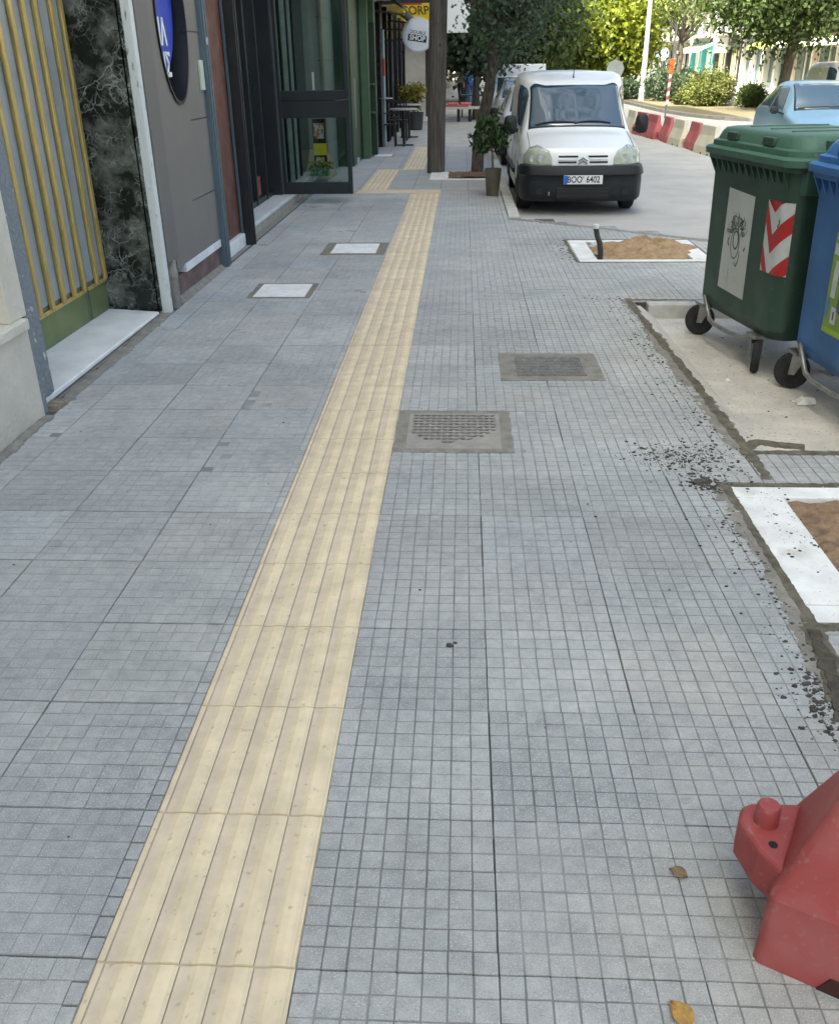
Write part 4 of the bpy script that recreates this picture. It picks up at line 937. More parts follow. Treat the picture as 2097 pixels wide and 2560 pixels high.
# ------------------------------------------------------------------ wheeled bins
def make_bin(name, loc, rz, col, colL, label, zs=1.06):
    t = empty(name, (0,0,0), 0, label, 'wheelie bin')
    mb = mat(name+'_plastic', col, .48, var=.16, scale=2.2, bump=.1, bscale=150); ml = mat(name+'_lid_plastic', colL, .5, var=.12, scale=3, bump=.08, bscale=150)
    speckle(mb, tuple(c*2.2+.02 for c in col), 5, .55, .85, .35); speckle(mb, (.22,.21,.18), 45, .68, .78, .4); speckle(ml, (.25,.25,.22), 30, .64, .8, .4)
    W0, D0, W1, D1 = 1.06, .66, 1.08, .70; z0, z1 = .27, 1.15
    def sec(z, gw=0):
        f = (z-z0)/(z1-z0); return [(x, y, z) for x, y in rrect(W0+(W1-W0)*f+gw, D0+(D1-D0)*f+gw, .10, 8)]
    def inset(k): return [(x*k, y*k, z0-.05*(1-k)*8) for x, y in rrect(W0, D0, .10, 8)]
    P = [[(x, y, z0-.075) for x, y in rrect(W0-.28, D0-.22, .08, 8)], [(x, y, z0-.06) for x, y in rrect(W0-.08, D0-.08, .10, 8)]]+[sec(z) for z in (z0, z0+.03, .5, .8, 1.06, z1)]
    body = MB().grid(P, close=True); body.add([tuple(q) for q in P[0]], [tuple(range(len(P[0])-1,-1,-1))])
    bo = body.build('body', mb, t, smooth=True)
    # collar with ribs under it
    C = [[(x, y, z) for x, y in rrect(w_, d_, .10, 8)] for z, w_, d_ in ((1.09,1.075,.715),(1.095,1.13,.77),(1.125,1.135,.775),(1.127,1.06,.70))]
    co = MB().grid(C, close=True).build('collar', mb, t, smooth=True)
    for i in range(13):
        x = -.47+.94*i/12
        for s in (1, -1):
            MB().hull([(x-.006,s*.335,1.0),(x-.006,s*.335,1.095),(x-.006,s*.385,1.095)],[(x+.006,s*.335,1.0),(x+.006,s*.335,1.095),(x+.006,s*.385,1.095)]).build('rib', mb, co)
    for i in range(7):
        y = -.28+.56*i/6
        for s in (1, -1):
            MB().hull([(s*.515,y-.006,1.0),(s*.515,y-.006,1.095),(s*.565,y-.006,1.095)],[(s*.515,y+.006,1.0),(s*.515,y+.006,1.095),(s*.565,y+.006,1.095)]).build('rib', mb, co)
    # lid: stepped rim and a raised rounded top
    lp = [(1.120,1.12,.76,.11),(1.122,1.18,.82,.12),(1.155,1.185,.825,.12),(1.163,1.165,.805,.12),(1.168,1.12,.765,.12),(1.195,1.115,.76,.12),(1.203,1.08,.72,.12),(1.245,1.05,.69,.13),(1.262,1.02,.66,.13),(1.269,.95,.59,.13),(1.272,.80,.45,.12)]
    LP = [[(x, y, z) for x, y in rrect(w_, d_, r_, 8)] for z, w_, d_, r_ in lp]
    lm = MB().grid(LP, close=True); lm.add(LP[-1], [tuple(range(len(LP[-1])))])
    lo = lm.build('lid', ml, t, smooth=True)
    for x in (-.30, .16): MB().box(x,x+.13,-.375,-.345,1.205,1.248).build('hand_recess', mb, lo, bevel=.008)
    for y in (-.2,): MB().box(.525,.548,y,y+.32,1.20,1.247).build('hand_recess', mb, lo, bevel=.006)
    for x in (-.25,0,.25): MB().box(x-.01,x+.01,-.25,.25,1.268,1.278).build('lid_rib', ml, lo, bevel=.004)
    for s in (1, -1):
        MB().hull([(s*.50,-.30,1.14),(s*.50,-.16,1.14),(s*.50,-.19,.985),(s*.50,-.30,.985)],[(s*.575,-.30,1.14),(s*.575,-.16,1.14),(s*.565,-.19,.985),(s*.565,-.30,.985)]).build('lid_bracket', ml, lo, bevel=.012)
    # castors on steel frames with a bent tube
    ms = mat(name+'_steel', (.30,.30,.29), .42, .75, var=.2, scale=20)
    for x, y, dxy in ((-.50,-.265,(-.49,-.87)),(.32,-.29,(.87,-.49)),(-.43,.22,(.6,.8)),(.42,.22,(.9,-.43))):
        c = MB(); rw = .098
        d = Vector((*dxy, 0)).normalized(); n_ = Vector((d.y, -d.x, 0)); ctr = Vector((x, y, rw))+d*.035
        ring = []
        for r, h in ((rw*.45,-.022),(rw*.92,-.024),(rw,-.014),(rw,.014),(rw*.92,.024),(rw*.45,.022)):
            ring.append([ctr+n_*h+(d*math.cos(q)+Vector((0,0,1))*math.sin(q))*r for q in [2*PI*i/26 for i in range(26)]])
        c.grid(ring, close=True); wo = c.build('castor', M_tyre, t, smooth=True)
        h = MB()
        for r, hh in ((rw*.45,-.020),(rw*.45,.020)): h.add([ctr+n_*hh+(d*math.cos(q)+Vector((0,0,1))*math.sin(q))*r for q in [2*PI*i/20 for i in range(20)]], [tuple(range(20))])
        h.build('hub', M_dark, wo)
        for s in (1, -1):
            q = [ctr+n_*(.036*s)+Vector((0,0,-.015)), ctr+n_*(.036*s)+Vector((0,0,.05)), Vector((x, y, .205))+n_*(.045*s)]
            e = d*.028
            MB().hull([q[0]-e*.6, q[0]+e*.6, q[2]+e*1.5, q[2]-e*1.5], [p+n_*.005 for p in (q[0]-e*.6, q[0]+e*.6, q[2]+e*1.5, q[2]-e*1.5)]).build('fork', ms, wo)
        MB().box(x-.06,x+.06,y-.06,y+.06,.195,.215).build('mount', ms, wo, bevel=.003)
    MB().tube([(-.46,-.27,.27),(-.40,-.335,.275),(-.34,-.35,.255),(-.29,-.352,.205),(-.25,-.352,.165),(-.18,-.35,.150),(.05,-.345,.150),(.28,-.30,.16)], .014, 10).build('foot_bar', ms, t, smooth=True)
    MB().hull([(-.50,-.22,.27),(-.42,-.32,.27),(-.36,-.33,.20),(-.46,-.20,.20)],[(-.49,-.20,.275),(-.41,-.30,.275),(-.35,-.31,.205),(-.45,-.18,.205)]).build('castor_bracket', ms, t, bevel=.004)
    t.location = loc; t.rotation_euler = (0,0,rz); t.scale = (1,1,zs)
    def surf(sarc, z, off):     # point on the body skin: arc length measured along the front face from its middle, wrapping the corners
        f = (z-z0)/(z1-z0); w_, d_ = W0+(W1-W0)*f, D0+(D1-D0)*f; r = .10; half = w_/2-r; a = abs(sarc); s = 1 if sarc >= 0 else -1
        if a <= half: return Vector((sarc, -d_/2-off, z))
        if a <= half+r*PI/2:
            q = (a-half)/r; return Vector((s*(half+(r+off)*math.sin(q)), -d_/2+r-(r+off)*math.cos(q), z))
        return Vector((s*(w_/2+off), -d_/2+r+(a-half-r*PI/2), z))
    return t, bo, surf
def sticker(surf, parent, name, poly, mt, off=.002):      # polygon in (arc, z), finely cut and laid on the skin
    bm = bmesh.new(); bm.faces.new([bm.verts.new((p[0], p[1], 0)) for p in poly])
    for _ in range(5):
        bmesh.ops.triangulate(bm, faces=bm.faces); bmesh.ops.subdivide_edges(bm, edges=[e for e in bm.edges if e.calc_length() > .03], cuts=1)
    bmesh.ops.triangulate(bm, faces=bm.faces)
    bm.verts.index_update(); m = MB(); m.add([surf(v.co.x, v.co.y, off) for v in bm.verts], [tuple(v.index for v in f.verts) for f in bm.faces]); bm.free()
    return m.build(name, mt, parent, smooth=True)
GBIN = make_bin('green_bin', (2.75,4.61,ROAD_Z+.006), R(-80), (.028,.062,.042), (.05,.125,.085), 'dark green wheelie bin with a white poster and a red and white chevron sticker')
BBIN = make_bin('blue_bin', (2.97,3.42,ROAD_Z+.006), R(-84), (.028,.115,.29), (.035,.14,.36), 'blue wheelie bin with a green recycling sticker at the right edge', 1.06)
def bin_art():
    t, bo, sf = GBIN; zb = -ROAD_Z
    MP = mat('poster_paper', (.46,.49,.47), .75, var=.05, scale=5); MI = mat('poster_ink', (.10,.115,.11), .8, var=.3, scale=30); MI2 = mat('poster_ink_pale', (.28,.31,.30), .8)
    po = sticker(sf, bo, 'poster', [(-.235,.375),(.125,.365),(.125,.935),(-.22,.95)], MP)
    rs = random.Random(5); m = MB(); m2 = MB(); SH = [-.042, -.07]
    def stroke(mm, pts, wd=.005):
        pts = [(p[0]+SH[0], p[1]+SH[1]) for p in pts]
        for a, b in zip(pts[:-1], pts[1:]):
            a, b = Vector(a), Vector(b); d = (b-a); nn = Vector((-d.y, d.x)).normalized()*wd
            mm.add([sf(*(a-nn), .0032), sf(*(b-nn), .0032), sf(*(b+nn), .0032), sf(*(a+nn), .0032)], [(0,1,2,3)])
    # a generic ink scribble: a bushy shape over an oval face
    for i in range(90):
        a = rs.uniform(.15,PI-.15); r = rs.uniform(.5,1); x, z = -.01+.125*r*math.cos(a), .765+.12*r*math.sin(a); k = rs.uniform(0,6)
        stroke(m if i % 3 else m2, [(x,z),(x+.018*math.cos(k),z+.018*math.sin(k)),(x+.026*math.cos(k+.8),z+.026*math.sin(k+.8))], rs.uniform(.0015,.004))
    stroke(m, [(-.02+.055*math.cos(a), .725+.085*math.sin(a)) for a in [2*PI*i/18 for i in range(19)]], .004)
    stroke(m, [(-.015+.035*math.cos(a), .745+.05*math.sin(a)) for a in [2*PI*i/14 for i in range(15)]], .006)
    stroke(m, [(-.005,.62),(.02,.60),(.045,.635),(.05,.69)], .005); stroke(m, [(-.10,.70),(-.12,.72),(-.105,.75)], .006); stroke(m, [(.10,.70),(.115,.72)], .007)
    for i in range(12): 
        x, z = rs.uniform(-.15,.12), rs.uniform(.50,.575); stroke(m2, [(x,z),(x+rs.uniform(-.01,.03),z+rs.uniform(-.02,.02))], .002)
    stroke(m2, [(-.07,.49),(-.07,.575)], .004)
    m.build('drawing', MI, po); m2.build('pale_drawing', MI2, po)
    MR = mat('sticker_red', (.40,.02,.02), .45, var=.12, scale=8); MW = mat('sticker_white', (.50,.52,.51), .45, var=.08, scale=12)
    SH[:] = [-.015, -.085]
    A, B, zb_, zt = .29, .53, .57, .945
    ch = sticker(sf, bo, 'chevron_sticker', [(A,zb_),(B,zb_),(B,zt),(A,zt)], MW)
    mid = .38
    for z in (.515, .73, .945):     # V shaped red bands
        dz = .10; L_ = z+.16; Rr = z+.125
        for poly in ([(A,L_-.06+.0),(mid,z-.06),(mid,z-.06+dz),(A,L_-.06+dz)], [(mid,z-.06),(B,Rr-.06),(B,Rr-.06+dz),(mid,z-.06+dz)]):
            q = []
            for (x0,y0),(x1,y1) in zip(poly, poly[1:]+poly[:1]):      # clip to the sticker
                for i in range(8): q.append((x0+(x1-x0)*i/8, min(max(y0+(y1-y0)*i/8, zb_), zt)))
            cl = []
            for p in q:
                if not cl or (abs(p[0]-cl[-1][0])+abs(p[1]-cl[-1][1])) > 1e-5: cl.append(p)
            if max(p[1] for p in cl)-min(p[1] for p in cl) > .02: sticker(sf, ch, 'red_band', cl, MR, .0032)
    m = MB()
    for pts in ([(.44,.90),(.46,.925),(.452,.94)],[(.43,.885),(.45,.875)],[(.44,.86),(.455,.85),(.46,.835)],[(.335,.70),(.35,.685)]): stroke(m, pts, .006)
    m.build('scuffs', MI, ch)
    sticker(sf, bo, 'chevron_sticker', [(-.555,.62),(-.505,.62),(-.505,1.0),(-.555,1.0)], MR)
    t, bo, sf = BBIN
    ML = mat('label_green', (.17,.27,.02), .4, col2=(.22,.33,.05), scale=6); MWh = mat('label_white', (.48,.52,.54), .4, var=.1, scale=20); MN = mat('label_navy', (.03,.035,.11), .4)
    lb = sticker(sf, bo, 'recycling_label', [(-.20,.40),(.36,.40),(.36,.875),(-.20,.875)], ML)
    sticker(sf, lb, 'label_head', [(-.19,.875),(.35,.875),(.33,.985),(-.13,.985)], MN)
    sticker(sf, lb, 'label_burst', [(-.12,.95),(-.05,.985),(.0,.965),(.05,1.0),(.1,.97),(.1,.93),(-.02,.925)], mat('label_orange', (.45,.16,.06), .4, col2=(.5,.42,.35), scale=40), .0036)
    sticker(sf, lb, 'label_band', [(-.185,.845),(.35,.845),(.35,.90),(-.175,.90)], MWh, .0034)
    sticker(sf, lb, 'label_band', [(-.19,.775),(.35,.775),(.35,.825),(-.19,.825)], MWh, .0034)
    sticker(sf, lb, 'bottle_picture', [(-.165,.575),(-.12,.575),(-.115,.71),(-.13,.75),(-.155,.75),(-.165,.70)], MWh, .0036)
    sticker(sf, lb, 'can_picture', [(-.085,.52),(-.035,.51),(-.025,.67),(-.07,.69)], mat('label_bluegrey', (.06,.08,.14), .4, var=.3, scale=30), .0036)
    sticker(sf, lb, 'splash_picture', [(-.195,.49),(-.17,.46),(-.155,.55),(-.18,.58)], mat('label_cyan', (.05,.20,.35), .4), .0036)
    sticker(sf, lb, 'symbol_box', [(-.13,.455),(-.075,.455),(-.075,.535),(-.13,.535)], MWh, .0036)
    sticker(sf, lb, 'symbol_box', [(-.02,.455),(.06,.455),(.06,.55),(-.02,.55)], MWh, .0036)
    sticker(sf, lb, 'symbol', [(-.11,.475),(-.095,.475),(-.095,.515),(-.11,.515)], MN, .0048)
    sticker(sf, lb, 'label_foot', [(-.20,.405),(.36,.405),(.36,.43),(-.20,.43)], mat('label_lime', (.25,.40,.03), .4), .0036)
bin_art()

# ------------------------------------------------------------------ plastic road barriers
M_slot = mat('slot_shadow', (.045,.014,.013), .8)
def make_barrier(name, mt, label, loc, rz, group=None, peg=True, scale=1, length=1.0):
    t = empty(name, (0,0,0), 0, label, 'road barrier', group); m = MB()
    # rings going up; local u along x from 0, v along y centred on 0
    rings = [(0,.155,0),(.165,.143,.004),(.40,.060,.085),(.585,.043,.13),(.60,.033,.14)]
    P = []
    for z, hw, e in rings:
        pts = rrect(length-2*e, 2*hw, min(.012, hw*.3), 1, cx=length/2)
        P.append([(x, y, z) for x, y in pts])
    # notches for the fork tines along the bottom
    m.grid(P, close=True); m.add(P[-1], [tuple(range(len(P[-1])))]); m.add(P[0], [tuple(range(len(P[0])-1,-1,-1))])
    body = m.build('body', mt, t, bevel=.006)
    for x in (.17, .62): MB().hull([(x-.05,-.158,0.0005),(x+.05,-.158,0.0005),(x+.03,-.158,.038),(x-.03,-.158,.038)],[(x-.05,.158,.0005),(x+.05,.158,.0005),(x+.03,.158,.038),(x-.03,.158,.038)]).build('fork_slot', M_slot, body)
    tp = [(.02,-.105),(-.035,-.07),(-.085,-.01),(-.092,.03),(-.075,.055),(.02,.105)]
    tg = MB().hull([(x,y,.105) for x,y in tp],[(x,y,.205) for x,y in tp]).build('coupling_tongue', mt, t, bevel=.012, segs=3)
    if peg:
        MB().lathe([(.0245,0),(.0235,.042),(.020,.048),(.010,.050)], 24, (-.037,.012,.203)).build('peg', mt, tg, smooth=True)
        MB().lathe([(.009,0),(.009,.003)], 14, (-.012,-.045,.2035)).build('hole', M_dark, tg)
    for x in (.36, .64): MB().hull([(x-.02,-.10,.20),(x+.02,-.10,.20),(x+.012,-.05,.53),(x-.012,-.05,.53)],[(x-.02,-.150,.17),(x+.02,-.150,.17),(x+.012,-.062,.53),(x-.012,-.062,.53)]).build('rib', mt, body, bevel=.008)
    t.location = loc; t.rotation_euler = (0,0,rz); t.scale = (scale,)*3; return t
M_red = mat('red_plastic', (.32,.062,.060), .62, var=.10, scale=3, bump=.06, bscale=90); speckle(M_red, (.42,.20,.19), 7, .45, .8, .5); speckle(M_red, (.30,.24,.21), 60, .60, .75, .35)
M_redfar = mat('faded_red_plastic', (.40,.10,.105), .6, var=.15, scale=3)
M_creamp = mat('cream_plastic', (.56,.53,.42), .55, var=.08, scale=3)
u_ = Vector((.883,-.469,0)); v_ = Vector((.469,.883,0))
make_barrier('traffic_barrier', M_red, 'big red plastic barrier with a coupling peg at the lower right corner', Vector((1.30,.05,0))+v_*.155, math.atan2(-.469,.883))
bar = [(0,18.6,'cream','nearest cream barrier of the row, half hidden behind the green bin'),(1,19.75,'red','red barrier of the row between the two nearest cream barriers'),(2,20.9,'cream','second cream barrier of the row, between two red ones'),
       (3,22.1,'red','large red barrier beside the second cream one in the road'),(4,23.3,'red','red barrier next behind the large red one, in front of the striped sign pole'),(5,24.5,'red','farthest visible red barrier, beside the van mirror'),(6,25.7,'cream','cream barrier hidden mostly by the white van mirror')]
for i, y, c, lab in bar:
    x = 5.87-.055*(y-18.6)
    make_barrier('traffic_barrier', M_redfar if c == 'red' else M_creamp, lab, (x, y, ROAD_Z), R(93+rnd.uniform(-5,5)), 'barriers in a row along the road', False, .92, 1.15)

# ------------------------------------------------------------------ pole, trees, plants
M_wood = mat('weathered_wood', (.055,.046,.04), .9, col2=(.135,.12,.105), scale=5, stretch=(9,9,.5), bump=.5, bscale=18)
M_bark = mat('bark', (.045,.038,.03), .95, col2=(.13,.11,.085), scale=9, stretch=(3,3,.8), bump=.9, bscale=20)
pl_ = empty('utility_pole', (.275,14.80,0), label='thick weathered brown wooden pole standing on the pavement', cat='pole')
MB().tube([(0,0,-.1),(.0,0,.02),(.01,0,.7),(.028,0,1.6),(.045,0,2.5),(.07,0,4),(.12,0,7.5)], [.150,.148,.146,.144,.141,.136,.122], 28).build('post', M_wood, pl_, smooth=True)
def crown_mesh(name, centre, rad, clumps, per, leaf, mt, parent, seed, droop=0, spread=.34, keep=None, aspect=1.7):
    rs = np.random.RandomState(seed); V = []; T = []
    c0 = np.array(centre); rad = np.array(rad)
    for i in range(clumps):
        d = rs.normal(size=3); d /= np.linalg.norm(d); r = rs.uniform(.35, 1)**.5
        c = c0+d*rad*r
        if keep is not None and not keep(c): continue
        t0 = min(1, max(0, .45+rs.normal(0, .26)+.18*d[2])); n = int(per*rs.uniform(.5, 1.5)); s = rad.min()*spread*rs.uniform(.6, 1.4)
        P = c+rs.normal(size=(n, 3))*s*np.array([1, 1, .75]); P[:, 2] -= droop*np.abs(rs.normal(size=n))*s
        A = rs.normal(size=(n, 3)); A[:, 2] -= .35+droop; A /= np.linalg.norm(A, axis=1)[:, None]
        B = np.cross(A, rs.normal(size=(n, 3))); B /= np.linalg.norm(B, axis=1)[:, None]
        L = leaf*rs.uniform(.6, 1.4, size=(n, 1))
        q = np.stack([P-A*L*aspect*.5, P-B*L*.5, P+A*L*aspect*.5, P+B*L*.5], 1); V.append(q); T.append(np.clip(t0+rs.normal(0, .16, size=n), 0, 1))
    Vv = np.concatenate(V).reshape(-1, 3); n = len(Vv)//4; tt = np.concatenate(T)
    me = bpy.data.meshes.new(name); me.vertices.add(len(Vv)); me.vertices.foreach_set('co', Vv.astype('f').ravel())
    me.loops.add(4*n); me.loops.foreach_set('vertex_index', np.arange(4*n, dtype='i')); me.polygons.add(n); me.polygons.foreach_set('loop_start', np.arange(0, 4*n, 4, dtype='i'))
    me.update(calc_edges=True); me.materials.append(mt)
    at = me.attributes.new('tint', 'FLOAT', 'FACE'); at.data.foreach_set('value', tt.astype('f'))
    o = bpy.data.objects.new(name, me); COL.objects.link(o); o.parent = parent; return o
def limbs(m, base, top, r0, n, reach, rs):
    for i in range(n):
        a = 2*PI*i/n+rs.uniform(-.4,.4); f = rs.uniform(.0, .35); s = base.lerp(top, 1-f); l = reach*rs.uniform(.6, 1)
        e = s+Vector((math.cos(a)*l, math.sin(a)*l, l*rs.uniform(.5, 1.2))); mid = s.lerp(e, .5)+Vector((rs.uniform(-.1,.1)*l, rs.uniform(-.1,.1)*l, -.06*l))
        m.tube([s, mid, e], [r0*.62, r0*.42, r0*.16], 8)
        for k in range(2):
            e2 = e+Vector((rs.uniform(-.5,.5)*l, rs.uniform(-.5,.5)*l, rs.uniform(.2,.6)*l)); m.tube([mid, mid.lerp(e2,.5)+Vector((0,0,.05*l)), e2], [r0*.32, r0*.22, r0*.08], 6)
L_dark = leafmat('leaf_dark', (.026,.050,.026), (.10,.15,.075), .35)
L_mid = leafmat('leaf_mid', (.03,.055,.012), (.11,.16,.035), .35)
L_olive = leafmat('leaf_olive', (.05,.08,.015), (.19,.23,.04), .35)
L_yel = leafmat('leaf_yellow_green', (.10,.15,.015), (.33,.36,.03), .45)
L_shrub = leafmat('leaf_shrub', (.05,.075,.012), (.20,.22,.05), .25)
L_pot = leafmat('leaf_pot', (.012,.035,.008), (.05,.10,.025), .3)
def tree(label, x, y, z, trunk_h, r0, crown_c, crown_r, clumps, per, leaf, mt, seed, lean=(0,0), limb=6, group=None, name='street_tree', droop=.2, path=None, keep=None, spread=.34):
    t = empty(name, (x, y, z), label=label, cat='tree', group=group); rs = random.Random(seed)
    base, top = Vector((0,0,-.1)), Vector((lean[0], lean[1], trunk_h))
    m = MB(); pts = path or [base, base.lerp(top,.35)+Vector((rs.uniform(-.03,.03),0,0)), base.lerp(top,.7)+Vector((rs.uniform(-.03,.03),0,0)), top]
    pts = [Vector(p) for p in pts]; n = len(pts)
    m.tube(pts, [r0*(1.2 if i == 0 else 1-.28*i/(n-1)) for i in range(n)], 16)
    m.tube([pts[-1], pts[-1]+Vector((.05,0,crown_r[2]*.5)), pts[-1]+Vector((.02,.05,crown_r[2]*1.1))], [r0*.7, r0*.45, r0*.12], 10)
    limbs(m, pts[-2], pts[-1], r0, limb, max(crown_r[:2])*.6, rs)
    m.build('trunk', M_bark, t, smooth=True, fix=False)
    crown_mesh('crown', (crown_c[0], crown_c[1], crown_c[2]), crown_r, clumps, per, leaf, mt, t, seed, droop, spread, keep); return t
# the leaning tree on the pavement
tree('leaning dark street tree growing from the soil pit behind the wooden pole', .96, 14.52, 0, 2.1, .105, (.28,.25,3.15), (1.10,1.35,1.35), 120, 170, .042, L_dark, 3, limb=5, keep=lambda c: c[0] > -.10+.05*(c[2]-2.5) and c[2] > 2.0,
     path=[(0,0,-.1),(.0,0,.05),(.015,0,.45),(.07,0,.8),(.17,0,1.25),(.21,0,1.6),(.20,0,2.1)], name='leaning_tree', droop=.5, spread=.2)
crown_mesh('crown', (1.3,-2.4,5.3), (1.4,1.6,.8), 45, 50, .07, L_dark, bpy.data.objects['leaning_tree'], 99, .3, .3)  # extra crown out of view, added for the van windscreen to reflect
tp = MB().box(.20,.50,13.70,14.75,-.06,.012).box(.50,1.27,13.66,13.80,-.06,.010)
tag(tp.build('tree_pit_frame', M_white, bevel=.006), kind='structure')
g = []; rs = random.Random(8)
for j in range(13): g.append([(.48+.80*i/18, 13.79+1.0*j/12, .008+.055*math.sin(PI*i/18)*math.sin(PI*min(1,(j+2)/12))+rs.uniform(-.01,.01)) for i in range(19)])
tag(MB().grid(g).build('soil', mat('red_soil', (.13,.075,.045), .95, col2=(.21,.13,.085), scale=18, bump=.6, bscale=60)), kind='structure')
# potted plant by the van
pt = empty('potted_plant', (1.13,11.76,0), label='tall bronze coloured pot with a young drooping plant beside the van', cat='potted plant')
MB().lathe([(.068,0),(.072,.005),(.100,.325),(.105,.335),(.098,.335),(.093,.30)], 28).build('pot', mat('bronze_pot', (.155,.135,.095), .38, .25, var=.18, scale=7, bump=.1, bscale=60), pt, smooth=True)
MB().lathe([(.0,.30),(.093,.30)], 20).build('soil', M_soil, pt)
MB().tube([(0,0,.28),(-.01,0,.45),(-.02,0,.62),(-.02,.0,.85)], [.014,.012,.010,.006], 8).tube([(-.012,0,.5),(-.07,.01,.7),(-.12,0,.82)], [.008,.006,.003], 6).tube([(-.02,0,.6),(.06,0,.78),(.13,0,.86)], [.008,.006,.003], 6).build('stem', mat('stem', (.16,.12,.09), .8), pt, smooth=True)
pt.scale = (1.14,1.14,1.04)
crown_mesh('foliage', (-.04,0,.74), (.20,.17,.21), 46, 14, .032, L_pot, pt, 12, .9, .24, aspect=3.2)
# parked row of dark trees down the pavement, the median trees and shrubs
far = [('dark bushy tree on the pavement straight behind the wooden pole', 1.15, 31.4, (.05,0,2.9), (.85,1.3,1.35), L_dark, .12), ('dark tree on the far pavement above the two people', .85, 47, (0,0,3.7), (2.0,2.2,1.9), L_dark, .20),
       ('dark green tree over the white lorry', 3.6, 46, (0,0,4.0), (2.0,2.2,2.0), L_mid, .2), ('dense dark tree left of the yellow green tree', 6.0, 60, (0,0,4.2), (2.7,2.7,2.6), L_dark, .2),
       ('mid green tree behind the van roof', 4.8, 52, (0,0,4.2), (2.0,2.2,2.3), L_mid, .2), ('tall dark tree at the end of the street', 4.5, 84, (0,0,5.5), (4.2,4,3.6), L_dark, .25), ('second dark tree at the end of the street, above the van', 10.5, 92, (0,0,5.5), (4,4,3.8), L_dark, .25)]
for i, (lab, x, y, cc, cr, mt, r0) in enumerate(far):
    tree(lab, x, y, ROAD_Z, cc[2]-cr[2]*.55, r0, cc, cr, 140, 100, .085+.0012*y, mt, 30+i, group='trees along the street', droop=.35)
tree('yellow green autumn tree on the median, left of the lamp post', 8.75, 52, ROAD_Z, 2.2, .15, (-.15,0,3.55), (2.0,2.0,2.1), 150, 95, .14, L_yel, 41, limb=6, droop=.5, name='median_tree', spread=.30)
tree('second yellow green tree behind the lamp post', 11.2, 66, ROAD_Z, 2.4, .16, (-.6,0,4.9), (2.0,2.0,2.2), 100, 70, .17, L_yel, 42, droop=.4, name='median_tree')
tree('half bare olive tree behind the dark hedge', 11.3, 48.5, ROAD_Z, 2.9, .17, (-.1,0,4.7), (1.5,1.6,1.4), 48, 42, .12, L_olive, 43, limb=8, droop=.2, name='median_tree')
tree('big dark trunked tree with a low spreading crown at upper right', 12.1, 35, ROAD_Z, 2.9, .21, (.1,0,4.25), (2.9,2.6,1.5), 260, 120, .10, L_mid, 44, lean=(.28,0), limb=8, droop=.35, name='median_tree', spread=.34)
def shrub(label, x, y, r, mt, seed, leaf=.06, group='clipped shrubs on the median', n=70, per=120, name='shrub'):
    t = empty(name, (x, y, ROAD_Z), label=label, cat='shrub', group=group)
    m = MB(); rs = random.Random(seed)
    for i in range(7):
        a = rs.uniform(0, 6.3); m.tube([(0,0,0),(math.cos(a)*r[0]*.3, math.sin(a)*r[1]*.3, r[2]*.8),(math.cos(a)*r[0]*.6, math.sin(a)*r[1]*.6, r[2]*1.5)], [.03,.02,.008], 6)
    m.build('stems', M_bark, t); crown_mesh('foliage', (0,0,r[2]*.98), (r[0]*.88,r[1]*.88,r[2]*.85), n, per, leaf, mt, t, seed, 0, .26)
shrub('large dark clipped hedge bush behind the striped sign pole', 10.4, 46.3, (1.25,1.0,.78), L_dark, 51)
shrub('long low dark hedge bush at the left end of the median', 9.1, 49.5, (1.3,1.0,.55), L_dark, 52)
shrub('round light olive clipped shrub, biggest of the pale ones', 11.05, 40.8, (.98,.95,.80), L_shrub, 53, .055, n=90)
shrub('small light olive shrub at the left foot of the round one', 10.2, 41.6, (.45,.45,.38), L_shrub, 54, .05, n=40)
shrub('low light olive shrub in front of the round one', 10.75, 39.9, (.75,.55,.50), L_shrub, 55, .05, n=60)
shrub('small dark green shrub left of the pale blue car', 12.15, 38.6, (.55,.5,.48), L_mid, 56, .055, n=50)
shrub('dark hedge farther along the median behind the lamp post', 12.6, 53, (1.6,1.2,.8), L_dark, 57)

# median island with its kerb
M_earth = mat('dry_earth', (.15,.12,.075), .95, scale=1.4, col2=(.095,.095,.045))
M_kerb2 = mat('kerb_grey', (.22,.215,.20), .9, var=.15, scale=3)
isl = [(8.6,44.0),(8.55,38),(8.75,34.2),(9.4,31.4),(10.6,29.9),(12.2,29.6),(13.6,30.6),(14.2,33),(14.2,110),(9.0,110),(8.7,60)]
tag(MB().prism(isl, ROAD_Z-.05, ROAD_Z+.10).build('median', M_earth), kind='structure')
km = MB()
for a, b in zip(isl, isl[1:]+isl[:1]):
    a, b = Vector((*a,0)), Vector((*b,0)); n_ = Vector(((b-a).y, -(b-a).x, 0)).normalized()
    km.hull([a+Vector((0,0,ROAD_Z-.05)), b+Vector((0,0,ROAD_Z-.05)), b-n_*-.16+Vector((0,0,ROAD_Z-.05)), a+n_*.16+Vector((0,0,ROAD_Z-.05))], [a+Vector((0,0,ROAD_Z+.115)), b+Vector((0,0,ROAD_Z+.115)), b+n_*.16+Vector((0,0,ROAD_Z+.11)), a+n_*.16+Vector((0,0,ROAD_Z+.11))])
tag(km.build('kerb', M_kerb2), kind='structure')
tag(MB().box(19.0,24,20,160,ROAD_Z-.1,ROAD_Z+.12).build('pavement', M_oldpave), kind='structure')
